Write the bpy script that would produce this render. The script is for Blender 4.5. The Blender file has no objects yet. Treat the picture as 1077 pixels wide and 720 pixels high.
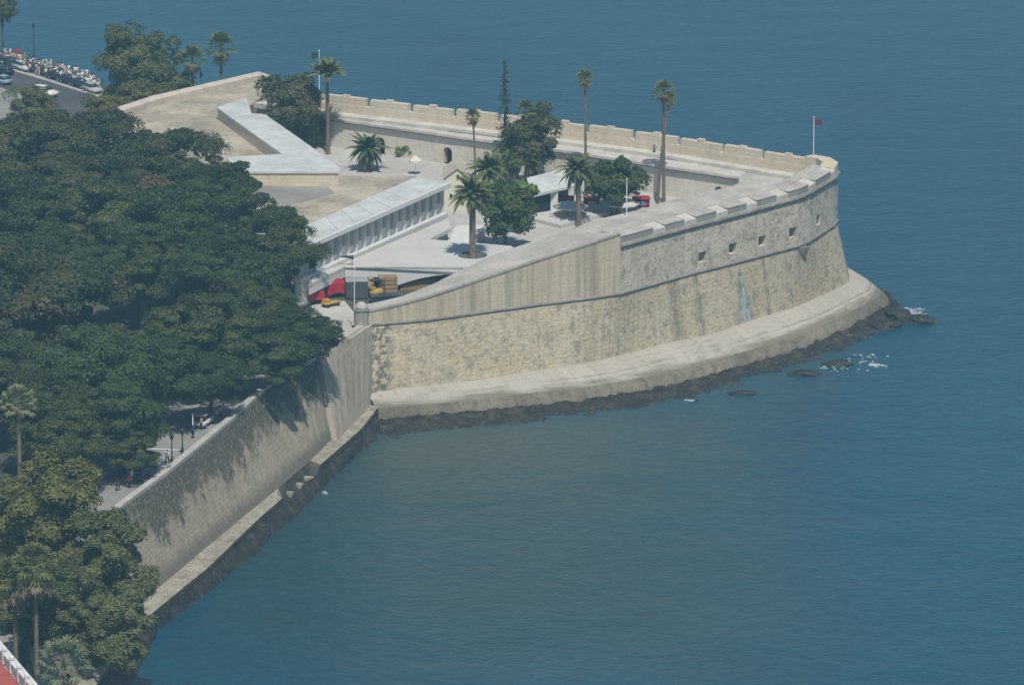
import bpy, bmesh, math, random
import numpy as np
from mathutils import Vector, Matrix

# ------------------------------------------------------------------ camera, sky, sun, exposure
SC = bpy.context.scene
COL = SC.collection
F_PX, CAM_H, PITCH = 5600.0, 180.0, math.atan(0.25)
CAM_Y = CAM_H / math.tan(PITCH)
CP, SP = math.cos(PITCH), math.sin(PITCH)

cam_d = bpy.data.cameras.new('camera')
cam = bpy.data.objects.new('camera', cam_d)
COL.objects.link(cam)
cam.location = (0, -CAM_Y, CAM_H)
cam.rotation_euler = (math.pi / 2 - PITCH, 0, 0)
cam_d.sensor_width = 36.0
cam_d.lens = 36.0 * F_PX / 1077.0
cam_d.clip_start = 5.0
cam_d.clip_end = 60000.0
SC.camera = cam

SUN_EL, SUN_AZ = math.radians(58), math.radians(10)       # azimuth measured to the right of the view's back
sun_dir = Vector((math.cos(SUN_EL) * math.sin(SUN_AZ), -math.cos(SUN_EL) * math.cos(SUN_AZ), math.sin(SUN_EL)))
W = bpy.data.worlds.new('World')
SC.world = W
W.use_nodes = True
nt = W.node_tree
nt.nodes.clear()
sky = nt.nodes.new('ShaderNodeTexSky')
sky.sky_type = 'NISHITA'
sky.sun_disc = False
sky.sun_elevation = SUN_EL
sky.sun_rotation = math.atan2(sun_dir.x, sun_dir.y)
sky.air_density = 1.0
sky.dust_density = 1.0
bg = nt.nodes.new('ShaderNodeBackground')
bg.inputs[1].default_value = 0.082
wo = nt.nodes.new('ShaderNodeOutputWorld')
nt.links.new(sky.outputs[0], bg.inputs[0])
nt.links.new(bg.outputs[0], wo.inputs[0])

sl = bpy.data.lights.new('sun', 'SUN')
sl.energy = 4.0
sl.angle = math.radians(0.5)
sl.color = (1.0, 0.95, 0.86)
so = bpy.data.objects.new('sun', sl)
COL.objects.link(so)
so.location = (0, 0, 300)
so.rotation_euler = (-sun_dir).to_track_quat('-Z', 'Y').to_euler()

SC.view_settings.view_transform = 'Standard'
SC.view_settings.look = 'None'
SC.view_settings.gamma = 1.0
SC.view_settings.exposure = 0.10
SC.render.engine = 'CYCLES'
SC.cycles.max_bounces = 5
SC.cycles.diffuse_bounces = 3
SC.cycles.glossy_bounces = 2
SC.cycles.transmission_bounces = 2
SC.cycles.transparent_max_bounces = 4
SC.cycles.volume_bounces = 0
SC.cycles.use_denoising = True

# ------------------------------------------------------------------ helpers
def P(px, py, z):
    """world point seen at photo pixel (px, py) when it stands at height z"""
    u = (px - 538.5) / F_PX
    v = (360 - py) / F_PX
    dx, dy, dz = u, CP + v * SP, -SP + v * CP
    t = (z - CAM_H) / dz
    return Vector((dx * t, dy * t - CAM_Y, z))

def row_of(p):
    y, z = p[1] + CAM_Y, p[2] - CAM_H
    return 360 - F_PX * (y * SP + z * CP) / (y * CP - z * SP)

def z_at(p, py):
    """height above the plan point p that shows at photo row py"""
    lo, hi = -50.0, 120.0
    for _ in range(50):
        m = (lo + hi) / 2
        if row_of((p[0], p[1], m)) > py: lo = m
        else: hi = m
    return lo

def resample(pts, n):
    pts = [Vector(p) for p in pts]
    d = [0.0]
    for a, b in zip(pts, pts[1:]): d.append(d[-1] + (b - a).length)
    out, j = [], 0
    for i in range(n):
        t = d[-1] * i / (n - 1)
        while j < len(pts) - 2 and d[j + 1] < t: j += 1
        f = 0 if d[j + 1] == d[j] else (t - d[j]) / (d[j + 1] - d[j])
        out.append(pts[j].lerp(pts[j + 1], min(1, max(0, f))))
    return out

def interp(xs, ys, x):
    return float(np.interp(x, xs, ys))

class MB:
    def __init__(s): s.v, s.f, s.uv, s.mi = [], [], [], []
    def face(s, pts, uv=None, mi=0):
        i = len(s.v)
        s.v += [tuple(p) for p in pts]
        s.f.append(tuple(range(i, i + len(pts))))
        s.uv.append(uv or [(p[0], p[1]) for p in pts])
        s.mi.append(mi)
    def quadstrip(s, A, B, u0=0.0, mi=0):
        """A lower line, B upper line; uv in metres"""
        u = u0
        for i in range(len(A) - 1):
            du = (Vector(A[i + 1]) - Vector(A[i])).length
            va = 0.0
            h0 = (Vector(B[i]) - Vector(A[i])).length; h1 = (Vector(B[i + 1]) - Vector(A[i + 1])).length
            s.face([A[i], A[i + 1], B[i + 1], B[i]], [(u, A[i][2]), (u + du, A[i + 1][2]), (u + du, A[i + 1][2] + h1), (u, A[i][2] + h0)], mi)
            u += du
    def box(s, c, size, rz=0.0, mi=0, top=1.0):
        sx, sy, sz = size[0] / 2, size[1] / 2, size[2]
        cs, sn = math.cos(rz), math.sin(rz)
        def T(x, y, z): return (c[0] + x * cs - y * sn, c[1] + x * sn + y * cs, c[2] + z)
        b = [T(-sx, -sy, 0), T(sx, -sy, 0), T(sx, sy, 0), T(-sx, sy, 0)]
        t = [T(-sx * top, -sy * top, sz), T(sx * top, -sy * top, sz), T(sx * top, sy * top, sz), T(-sx * top, sy * top, sz)]
        s.prism(b, t, mi)
    def prism(s, b, t, mi=0):
        n = len(b)
        s.face(list(reversed(b)), None, mi); s.face(t, None, mi)
        u = 0.0
        for i in range(n):
            j = (i + 1) % n
            d = (Vector(b[j]) - Vector(b[i])).length
            s.face([b[i], b[j], t[j], t[i]], [(u, b[i][2]), (u + d, b[j][2]), (u + d, t[j][2]), (u, t[i][2])], mi)
            u += d
    def poly_prism(s, pts, z0, z1, mi=0):
        if sum(pts[i][0] * pts[(i + 1) % len(pts)][1] - pts[(i + 1) % len(pts)][0] * pts[i][1] for i in range(len(pts))) < 0:
            pts = list(reversed(pts))
        s.prism([(p[0], p[1], z0) for p in pts], [(p[0], p[1], z1) for p in pts], mi)
    def tube(s, pts, rads, n=8, mi=0, caps=True):
        pts = [Vector(p) for p in pts]
        rings = []
        for i, p in enumerate(pts):
            d = (pts[min(i + 1, len(pts) - 1)] - pts[max(i - 1, 0)]).normalized()
            a = d.cross(Vector((0, 0, 1)))
            if a.length < 1e-3: a = d.cross(Vector((1, 0, 0)))
            a.normalize(); b = d.cross(a)
            rings.append([p + (a * math.cos(2 * math.pi * k / n) + b * math.sin(2 * math.pi * k / n)) * rads[i] for k in range(n)])
        for r0, r1 in zip(rings, rings[1:]):
            for k in range(n): s.face([r0[k], r0[(k + 1) % n], r1[(k + 1) % n], r1[k]], None, mi)
        if caps:
            s.face(list(reversed(rings[0])), None, mi); s.face(rings[-1], None, mi)
    def sweep(s, line, prof, mi=0):
        """prof: list of (out, up) offsets; out is to the right of the line's direction"""
        line = [Vector(p) for p in line]
        rings = []
        for i, p in enumerate(line):
            d = line[min(i + 1, len(line) - 1)] - line[max(i - 1, 0)]
            d.z = 0; d.normalize()
            o = Vector((d.y, -d.x, 0))
            rings.append([p + o * a + Vector((0, 0, b)) for a, b in prof])
        n = len(prof); u = 0
        for i in range(len(rings) - 1):
            r0, r1 = rings[i], rings[i + 1]; du = (line[i + 1] - line[i]).length
            for k in range(n):
                j = (k + 1) % n
                s.face([r0[k], r1[k], r1[j], r0[j]], [(u, r0[k].z), (u + du, r0[k].z), (u + du, r0[j].z), (u, r0[j].z)], mi)
            u += du
        s.face(rings[0], None, mi); s.face(list(reversed(rings[-1])), None, mi)
    def lathe(s, c, prof, n=16, mi=0):
        rings = [[(c[0] + r * math.cos(2 * math.pi * k / n), c[1] + r * math.sin(2 * math.pi * k / n), c[2] + z) for k in range(n)] for r, z in prof]
        for r0, r1 in zip(rings, rings[1:]):
            for k in range(n): s.face([r0[k], r0[(k + 1) % n], r1[(k + 1) % n], r1[k]], None, mi)
        s.face(list(reversed(rings[0])), None, mi); s.face(rings[-1], None, mi)
    def build(s, name, mats, parent=None, smooth=False, loc=None, weld=True):
        me = bpy.data.meshes.new(name)
        me.from_pydata(s.v, [], s.f)
        uvl = me.uv_layers.new(name='UVMap')
        flat = [c for f in s.uv for p in f for c in p]
        uvl.data.foreach_set('uv', flat)
        mats = mats if isinstance(mats, (list, tuple)) else [mats]
        for m in mats: me.materials.append(m)
        me.polygons.foreach_set('material_index', s.mi)
        if weld:
            bm = bmesh.new(); bm.from_mesh(me)
            bmesh.ops.remove_doubles(bm, verts=bm.verts, dist=1e-4)
            bmesh.ops.recalc_face_normals(bm, faces=bm.faces)
            bm.to_mesh(me); bm.free()
        if smooth: me.polygons.foreach_set('use_smooth', [True] * len(me.polygons))
        me.update()
        o = bpy.data.objects.new(name, me)
        COL.objects.link(o)
        if parent: o.parent = parent
        if loc is not None: o.location = loc
        return o

def tag(o, label=None, cat=None, group=None, kind=None):
    if label: o['label'] = label
    if cat: o['category'] = cat
    if group: o['group'] = group
    if kind: o['kind'] = kind
    return o

def thing(name, label, cat, loc=(0, 0, 0), rz=0.0, group=None):
    o = bpy.data.objects.new(name, None)
    COL.objects.link(o)
    o.location = loc; o.rotation_euler = (0, 0, rz)
    o.empty_display_size = 0.3
    return tag(o, label, cat, group)

def kids(o): return [c for c in COL.objects if c.parent == o]

PROTO_KIDS = {}
def copy_tree(o, loc=None, rz=None, label=None, scale=None, group=None):
    c = o.copy(); COL.objects.link(c)
    if loc is not None: c.location = loc
    if rz is not None: c.rotation_euler = (0, 0, rz)
    if scale is not None: c.scale = (scale,) * 3 if not isinstance(scale, tuple) else scale
    if label: c['label'] = label
    if group: c['group'] = group
    if o.name not in PROTO_KIDS:
        PROTO_KIDS[o.name] = [(k, kids(k)) for k in kids(o)]
    for k, gs in PROTO_KIDS[o.name]:
        kc = k.copy(); COL.objects.link(kc); kc.parent = c
        for g in gs:
            gc = g.copy(); COL.objects.link(gc); gc.parent = kc
    return c

# ------------------------------------------------------------------ materials
class N:
    def __init__(s, name):
        s.m = bpy.data.materials.new(name); s.m.use_nodes = True
        s.t = s.m.node_tree; s.t.nodes.clear()
        s.out = s.t.nodes.new('ShaderNodeOutputMaterial')
        s.b = s.t.nodes.new('ShaderNodeBsdfPrincipled')
        s.t.links.new(s.b.outputs[0], s.out.inputs[0])
    def n(s, typ, **kw):
        x = s.t.nodes.new(typ)
        for k, v in kw.items():
            if k.startswith('i_'): x.inputs[k[2:].replace('_', ' ')].default_value = v
            else: setattr(x, k, v)
        return x
    def l(s, a, b): s.t.links.new(a, b)
    def coord(s, kind='Object', scale=(1, 1, 1)):
        tc = s.n('ShaderNodeTexCoord'); mp = s.n('ShaderNodeMapping')
        mp.inputs['Scale'].default_value = scale
        s.l(tc.outputs[kind], mp.inputs[0]); return mp.outputs[0]
    def noise(s, vec, scale, detail=4, rough=0.6, dist=0.0):
        x = s.n('ShaderNodeTexNoise'); x.inputs['Scale'].default_value = scale
        x.inputs['Detail'].default_value = detail; x.inputs['Roughness'].default_value = rough
        x.inputs['Distortion'].default_value = dist
        s.l(vec, x.inputs['Vector']); return x.outputs['Fac']
    def ramp(s, fac, stops):
        r = s.n('ShaderNodeValToRGB')
        e = r.color_ramp.elements
        while len(e) > len(stops): e.remove(e[-1])
        while len(e) < len(stops): e.new(0.5)
        for x, (p, c) in zip(e, stops):
            x.position = p; x.color = (c, c, c, 1) if isinstance(c, (int, float)) else (*c, 1)
        s.l(fac, r.inputs[0]); return r.outputs[0]
    def mix(s, fac, a, b, mode='MIX'):
        x = s.n('ShaderNodeMix'); x.data_type = 'RGBA'; x.blend_type = mode
        for k, v in ((0, fac), (6, a), (7, b)):
            if isinstance(v, (int, float)): x.inputs[k].default_value = v
            elif isinstance(v, tuple): x.inputs[k].default_value = (*v, 1)
            else: s.l(v, x.inputs[k])
        return x.outputs[2]
    def math(s, op, a, b=0.0, clamp=False):
        x = s.n('ShaderNodeMath'); x.operation = op; x.use_clamp = clamp
        for k, v in ((0, a), (1, b)):
            if isinstance(v, (int, float)): x.inputs[k].default_value = v
            else: s.l(v, x.inputs[k])
        return x.outputs[0]
    def bump(s, h, strength=0.5, dist=0.1):
        x = s.n('ShaderNodeBump'); x.inputs['Strength'].default_value = strength; x.inputs['Distance'].default_value = dist
        s.l(h, x.inputs['Height']); s.l(x.outputs[0], s.b.inputs['Normal'])
    def fin(s, col, rough=0.85, spec=0.2, metal=0.0):
        if isinstance(col, tuple): s.b.inputs['Base Color'].default_value = (*col, 1)
        else: s.l(col, s.b.inputs['Base Color'])
        s.b.inputs['Roughness'].default_value = rough
        s.b.inputs['Specular IOR Level'].default_value = spec
        s.b.inputs['Metallic'].default_value = metal
        return s.m

def plain(name, col, var=0.25, scale=0.8, rough=0.8, spec=0.2, fine=6.0, coords='Object'):
    a = N(name); v = a.coord(coords)
    n1 = a.noise(v, scale, 5); n2 = a.noise(v, fine, 3)
    f = a.math('ADD', a.math('MULTIPLY', n1, 0.65), a.math('MULTIPLY', n2, 0.35))
    lo = tuple(c * (1 - var) for c in col); hi = tuple(min(1, c * (1 + var)) for c in col)
    c = a.ramp(f, [(0.37, lo), (0.63, hi)])
    a.bump(n2, 0.25, 0.03)
    return a.fin(c, rough, spec)

def masonry(name, col, dark, warm, block=(1.1, 0.48), streak=0.5, stain=0.5, mortar=0.5, extra=None, spots=0.35, sfreq=0.9):
    """weathered stone: uv is in metres, v is height"""
    a = N(name); uv = a.coord('UV')
    br = a.n('ShaderNodeTexBrick'); br.inputs['Scale'].default_value = 1.0
    br.inputs['Brick Width'].default_value = block[0]; br.inputs['Row Height'].default_value = block[1]
    br.inputs['Mortar Size'].default_value = 0.03; br.inputs['Mortar Smooth'].default_value = 0.4
    br.inputs['Color1'].default_value = (0.82, 0.82, 0.82, 1); br.inputs['Color2'].default_value = (1.08, 1.08, 1.08, 1)
    br.inputs['Mortar'].default_value = (0.62, 0.6, 0.58, 1); br.inputs['Bias'].default_value = 0.0
    wob = a.n('ShaderNodeMapping'); a.l(uv, br.inputs['Vector'])
    big = a.noise(uv, 0.11, 6, 0.65); med = a.noise(uv, 0.9, 5, 0.65); fine = a.noise(uv, 3.5, 3, 0.6)
    st = a.noise(a.coord('UV', (1.0, 0.07, 1.0)), sfreq, 5, 0.65)
    st2 = a.noise(a.coord('UV', (1.0, 0.05, 1.0)), 0.35, 4, 0.6)
    c = a.mix(a.ramp(big, [(0.36, 0.0), (0.64, 1.0)]), tuple(col), tuple(warm))
    c = a.mix(mortar, c, br.outputs['Color'], 'MULTIPLY')
    c = a.mix(a.math('MULTIPLY', a.ramp(med, [(0.48, 0.0), (0.72, 1.0)]), stain), c, tuple(dark))
    c = a.mix(a.math('MULTIPLY', a.ramp(fine, [(0.56, 0.0), (0.74, 1.0)]), spots), c, tuple(dark))
    sm = a.math('MULTIPLY', a.ramp(st, [(0.5, 0.0), (0.72, 1.0)]), a.ramp(st2, [(0.38, 0.15), (0.62, 1.0)]))
    c = a.mix(a.math('MULTIPLY', sm, streak), c, tuple(dark))
    if extra: c = extra(a, uv, c)
    h = a.math('ADD', a.math('MULTIPLY', br.outputs['Fac'], -0.7), a.math('MULTIPLY', fine, 0.9))
    a.bump(h, 0.5, 0.12)
    return a.fin(c, 0.92, 0.12)

M = {}
def ochre_extra(a, uv, c):
    s1 = a.noise(a.coord('UV', (1.0, 0.035, 1.0)), 1.5, 4, 0.65); s2 = a.noise(a.coord('UV', (1.0, 0.02, 1.0)), 0.55, 3, 0.6)
    c = a.mix(a.math('MULTIPLY', a.ramp(s1, [(0.5, 0.0), (0.64, 1.0)]), 0.42), c, (0.24, 0.215, 0.165))
    c = a.mix(a.math('MULTIPLY', a.ramp(s1, [(0.36, 1.0), (0.48, 0.0)]), 0.40), c, (0.62, 0.545, 0.43))
    return a.mix(a.math('MULTIPLY', a.ramp(s2, [(0.50, 0.0), (0.66, 1.0)]), 0.5), c, (0.22, 0.20, 0.155))
def rough_extra(a, uv, c):
    n1 = a.noise(uv, 0.55, 6, 0.72, 0.6); n2 = a.noise(a.coord('UV', (1.0, 1.6, 1.0)), 1.5, 5, 0.7, 0.3); n3 = a.noise(uv, 0.2, 4, 0.6)
    c = a.mix(a.math('MULTIPLY', a.ramp(n1, [(0.52, 0.0), (0.62, 1.0)]), 0.66), c, (0.20, 0.185, 0.15))
    c = a.mix(a.math('MULTIPLY', a.ramp(n2, [(0.34, 1.0), (0.46, 0.0)]), 0.45), c, (0.60, 0.56, 0.46))
    return a.mix(a.math('MULTIPLY', a.ramp(n2, [(0.54, 0.0), (0.64, 1.0)]), 0.58), c, (0.16, 0.145, 0.115))
def apron_extra(a, uv, c):
    sep = a.n('ShaderNodeSeparateXYZ'); a.l(uv, sep.inputs[0])
    n = a.noise(a.coord('UV', (0.16, 0.8, 1.0)), 0.8, 6, 0.62)
    b = a.math('SUBTRACT', a.math('MULTIPLY', n, 5.9), sep.outputs[1])
    return a.mix(a.math('MULTIPLY', a.math('MULTIPLY', a.math('ADD', b, 0.4), 0.7, True), 0.8), c, (0.15, 0.135, 0.092))
M['wall_low'] = masonry('sea_stained_limestone', (0.42, 0.355, 0.235), (0.17, 0.15, 0.11), (0.46, 0.40, 0.29), (1.3, 0.55), 0.35, 0.45, 0.55)
M['wall_up'] = masonry('grey_patched_render', (0.55, 0.49, 0.375), (0.17, 0.16, 0.14), (0.63, 0.575, 0.46), (1.6, 0.7), 0.5, 0.5, 0.15, rough_extra, 0.4)
M['wall_ochre'] = masonry('ochre_streaked_render', (0.52, 0.445, 0.30), (0.20, 0.185, 0.15), (0.54, 0.475, 0.35), (2.4, 1.2), 0.6, 0.3, 0.05, ochre_extra, 0.35, 0.9)
M['merlon'] = masonry('grey_merlon_stone', (0.30, 0.285, 0.25), (0.14, 0.135, 0.12), (0.36, 0.34, 0.29), (1.2, 0.5), 0.3, 0.4, 0.3)
M['deck'] = plain('worn_rampart_paving', (0.41, 0.39, 0.345), 0.22, 0.25, 0.95, 0.1, 1.6)
M['deck_light'] = plain('pale_rampart_paving', (0.50, 0.475, 0.42), 0.16, 0.3, 0.95, 0.1, 1.4)
M['sill'] = plain('pale_embrasure_stone', (0.52, 0.45, 0.37), 0.16, 0.6, 0.95, 0.1, 2.0)
M['cream'] = masonry('cream_court_masonry', (0.58, 0.50, 0.365), (0.32, 0.265, 0.19), (0.64, 0.57, 0.46), (1.2, 0.5), 0.35, 0.3, 0.25)
M['cornice'] = plain('brown_cornice_stone', (0.20, 0.165, 0.12), 0.25, 0.5)
M['cordon'] = plain('dark_weathered_moulding', (0.23, 0.215, 0.19), 0.3, 0.6)
M['apron'] = masonry('tide_worn_concrete', (0.38, 0.355, 0.30), (0.20, 0.18, 0.135), (0.45, 0.42, 0.36), (4.0, 2.0), 0.0, 0.45, 0.05, apron_extra, 0.35)
M['apron_weed'] = masonry('weed_stained_concrete', (0.15, 0.135, 0.095), (0.06, 0.055, 0.035), (0.25, 0.225, 0.165), (3.0, 2.0), 0.6, 0.7, 0.1)
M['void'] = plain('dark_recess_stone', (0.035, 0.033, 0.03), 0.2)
M['white'] = plain('white_painted_concrete', (0.60, 0.61, 0.59), 0.06, 0.3, 0.7, 0.2, 2.0)
M['roofwhite'] = plain('pale_grey_roof_membrane', (0.50, 0.515, 0.50), 0.16, 0.3, 0.8, 0.15, 1.0)
M['deckwhite'] = plain('white_terrace_paving', (0.50, 0.495, 0.47), 0.08, 0.2, 0.85, 0.1, 1.5)
M['court'] = plain('grey_court_paving', (0.44, 0.425, 0.39), 0.15, 0.12, 0.95, 0.1, 1.0)
M['sand'] = plain('dry_sandy_ground', (0.37, 0.325, 0.25), 0.34, 0.16, 0.98, 0.05, 0.9)
M['screed'] = plain('grey_screed', (0.27, 0.255, 0.23), 0.2, 0.15, 0.95, 0.1)
M['roofseam'] = plain('roof_joint', (0.42, 0.43, 0.42), 0.1)
M['glassdark'] = plain('dark_glass', (0.03, 0.04, 0.05), 0.2, 1.0, 0.15, 0.5)
M['bay_shade'] = plain('grey_green_bay_shade', (0.24, 0.26, 0.245), 0.2, 2.0, 0.5, 0.3)  # mid grey-green that paints the shade into the facade bays
M['metal_dark'] = plain('dark_iron', (0.035, 0.04, 0.04), 0.2, 2.0, 0.5, 0.3)
M['metal_white'] = plain('white_painted_metal', (0.72, 0.72, 0.70), 0.05, 2.0, 0.5, 0.3)
M['asphalt'] = plain('grey_asphalt', (0.085, 0.09, 0.098), 0.2, 0.15, 0.95, 0.1, 2.0)
M['ground'] = plain('park_earth', (0.075, 0.08, 0.06), 0.35, 0.12, 0.98, 0.05, 1.0)
M['pave'] = plain('promenade_paving', (0.25, 0.25, 0.235), 0.15, 0.2, 0.95, 0.1, 1.2)
M['kerb'] = plain('pale_kerb_stone', (0.42, 0.40, 0.36), 0.15, 0.5)
M['paint'] = plain('road_paint', (0.62, 0.62, 0.60), 0.12, 0.8)
M['yellow_house'] = plain('pale_yellow_render', (0.62, 0.60, 0.47), 0.06, 0.5)
M['red_cloth'] = plain('red_fabric', (0.36, 0.018, 0.032), 0.25, 0.6)
M['blue'] = plain('blue_panel', (0.10, 0.22, 0.42), 0.15)
M['yellow'] = plain('yellow_paint', (0.46, 0.31, 0.06), 0.15)
M['orange'] = plain('orange_paint', (0.52, 0.24, 0.06), 0.2)
M['wood'] = plain('tan_wood', (0.30, 0.20, 0.10), 0.25, 1.5)
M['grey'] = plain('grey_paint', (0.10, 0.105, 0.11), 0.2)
M['rubber'] = plain('black_rubber', (0.02, 0.02, 0.02), 0.2)
M['hub'] = plain('wheel_metal', (0.35, 0.36, 0.37), 0.1, 2, 0.4, 0.4)
M['bark'] = plain('grey_bark', (0.13, 0.105, 0.08), 0.35, 1.0, 0.95, 0.05, 4.0)
M['palmbark'] = plain('palm_bark', (0.17, 0.135, 0.105), 0.35, 2.0, 0.95, 0.05, 5.0)
M['red_wall'] = plain('red_painted_render', (0.36, 0.085, 0.065), 0.12, 0.5)
M['skin'] = plain('skin', (0.42, 0.25, 0.17), 0.1)
M['hair'] = plain('dark_hair', (0.03, 0.022, 0.018), 0.2)
M['tile'] = plain('roof_tile', (0.48, 0.44, 0.34), 0.2, 1.0)

def leaf_mat(name, dark, mid, light, dead=None, dead_amt=0.0):
    a = N(name)
    g = a.n('ShaderNodeNewGeometry'); oi = a.n('ShaderNodeObjectInfo')
    v = a.coord('Object')
    big = a.noise(v, 0.22, 3)
    f = a.math('ADD', a.math('MULTIPLY', g.outputs['Random Per Island'], 0.55), a.math('MULTIPLY', big, 0.65))
    f = a.math('ADD', f, a.math('MULTIPLY', a.math('SUBTRACT', oi.outputs['Random'], 0.5), 0.22))
    c = a.ramp(f, [(0.25, dark), (0.58, mid), (0.9, light)])
    hue = a.math('FRACT', a.math('MULTIPLY', oi.outputs['Random'], 7.31))
    c = a.mix(a.ramp(hue, [(0.2, 0.0), (0.9, 0.75)]), c, a.mix(1.0, c, (1.55, 1.22, 0.8), 'MULTIPLY'))
    if dead:
        n = a.noise(v, 0.16, 4, 0.6)
        c = a.mix(a.math('MULTIPLY', a.ramp(n, [(0.52, 0.0), (0.66, 1.0)]), dead_amt), c, dead)
    a.fin(c, 0.65, 0.18)
    return a.m

M['ficus'] = leaf_mat('dark_ficus_leaves', (0.013, 0.026, 0.012), (0.028, 0.052, 0.018), (0.060, 0.088, 0.028))
M['ficus_brown'] = leaf_mat('brown_tinged_ficus_leaves', (0.022, 0.034, 0.016), (0.038, 0.058, 0.022), (0.068, 0.085, 0.034), (0.125, 0.085, 0.048), 0.9)
M['plane'] = leaf_mat('olive_green_leaves', (0.038, 0.054, 0.018), (0.080, 0.102, 0.032), (0.138, 0.152, 0.056), (0.16, 0.115, 0.05), 0.4)
M['court_leaf'] = leaf_mat('mid_green_leaves', (0.022, 0.042, 0.018), (0.042, 0.075, 0.026), (0.085, 0.115, 0.035))
M['court_brown'] = leaf_mat('bronze_green_leaves', (0.03, 0.042, 0.02), (0.058, 0.07, 0.03), (0.095, 0.10, 0.042), (0.14, 0.10, 0.06), 0.5)
M['pine_leaf'] = leaf_mat('dark_needles', (0.014, 0.028, 0.016), (0.025, 0.045, 0.024), (0.042, 0.065, 0.032))
M['palm_leaf'] = leaf_mat('palm_fronds', (0.032, 0.052, 0.020), (0.068, 0.10, 0.036), (0.13, 0.16, 0.066))
M['palm_pale'] = leaf_mat('pale_palm_fronds', (0.07, 0.095, 0.05), (0.13, 0.17, 0.09), (0.22, 0.25, 0.15))
M['palm_yellow'] = leaf_mat('sunny_palm_fronds', (0.05, 0.07, 0.02), (0.10, 0.13, 0.035), (0.17, 0.19, 0.06))
M['palm_dead'] = leaf_mat('dry_brown_fronds', (0.10, 0.075, 0.045), (0.18, 0.14, 0.09), (0.26, 0.21, 0.14))
M['bush'] = leaf_mat('fresh_green_leaves', (0.04, 0.08, 0.02), (0.075, 0.15, 0.03), (0.12, 0.21, 0.05))

# ------------------------------------------------------------------ the sea
def sea_material():
    a = N('sea_water')
    v = a.coord('Object')
    sep = a.n('ShaderNodeSeparateXYZ'); a.l(v, sep.inputs[0])
    # silt stirred up in the shallows of the cove, fading out to sea
    def blob(cx, cy, rx, ry, rot=0.0):
        dx = a.math('SUBTRACT', sep.outputs[0], cx); dy = a.math('SUBTRACT', sep.outputs[1], cy)
        cs, sn = math.cos(rot), math.sin(rot)
        x2 = a.math('ADD', a.math('MULTIPLY', dx, cs / rx), a.math('MULTIPLY', dy, sn / rx))
        y2 = a.math('ADD', a.math('MULTIPLY', dx, -sn / ry), a.math('MULTIPLY', dy, cs / ry))
        return a.math('SQRT', a.math('ADD', a.math('MULTIPLY', x2, x2), a.math('MULTIPLY', y2, y2)))
    n1 = a.noise(a.coord('Object', (1.0, 0.35, 1.0)), 0.035, 5, 0.6, 0.4)
    n2 = a.noise(a.coord('Object', (1.0, 0.22, 1.0)), 0.012, 4, 0.6)
    wob = a.math('MULTIPLY', a.math('SUBTRACT', n1, 0.5), 0.9)
    s1 = a.ramp(a.math('ADD', blob(6, -105, 44, 85, 0.12), wob), [(0.3, 1.0), (1.2, 0.0)])
    s2 = a.ramp(a.math('ADD', blob(-4, -62, 40, 28, 0.55), wob), [(0.3, 1.0), (1.15, 0.0)])
    deep = a.mix(a.ramp(n2, [(0.35, 0.0), (0.68, 1.0)]), (0.0025, 0.054, 0.094), (0.006, 0.080, 0.120))
    c = a.mix(a.math('MULTIPLY', s1, 0.70), deep, (0.034, 0.074, 0.062))
    c = a.mix(a.math('MULTIPLY', s2, 0.80), c, (0.056, 0.078, 0.062))
    s3 = a.ramp(a.math('ADD', blob(-12, -105, 40, 62, -0.15), wob), [(0.45, 1.0), (1.2, 0.0)])
    c = a.mix(a.math('MULTIPLY', s3, 0.6), c, (0.022, 0.055, 0.050))
    sw = a.noise(a.coord('Object', (0.012, 0.035, 1)), 1.0, 4, 0.6, 0.8)
    c = a.mix(a.ramp(sw, [(0.42, 0.0), (0.66, 0.30)]), c, (0.014, 0.078, 0.115))
    w1 = a.noise(a.coord('Object', (0.42, 0.55, 1)), 1.1, 4, 0.62, 0.3)
    w2 = a.noise(a.coord('Object', (0.07, 0.11, 1)), 0.8, 3, 0.55, 0.2)
    c = a.mix(a.ramp(w1, [(0.35, 0.34), (0.65, 0.0)]), c, (0.003, 0.022, 0.042))
    c = a.mix(a.ramp(w2, [(0.35, 0.22), (0.6, 0.0)]), c, (0.004, 0.035, 0.06))
    h = a.math('ADD', a.math('MULTIPLY', w1, 0.55), a.math('MULTIPLY', w2, 1.1))
    a.bump(h, 0.55, 1.0)
    m = a.fin(c, 0.28, 0.5)
    a.b.inputs['IOR'].default_value = 1.33
    return m
M['sea'] = sea_material()
mb = MB()
S = 26000.0
mb.face([(-S, -S, 0), (S, -S, 0), (S, S, 0), (-S, S, 0)])
tag(mb.build('sea', M['sea']), 'blue green sea with fine ripples around the fortress', 'sea', kind='structure')

# ------------------------------------------------------------------ haze
def haze():
    m = bpy.data.materials.new('sea_air'); m.use_nodes = True
    t = m.node_tree; t.nodes.clear()
    o = t.nodes.new('ShaderNodeOutputMaterial'); p = t.nodes.new('ShaderNodeVolumePrincipled')
    p.inputs['Color'].default_value = (0.33, 0.68, 0.90, 1)
    p.inputs['Density'].default_value = HAZE
    t.links.new(p.outputs[0], o.inputs['Volume'])
    mb = MB(); mb.box((0, 0, -1.0), (2 * S + 400, 2 * S + 400, 200.0))
    tag(mb.build('haze', m), 'thin blue sea haze over the whole bay', 'haze', kind='stuff')
HAZE = 0.00025
haze()

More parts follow.
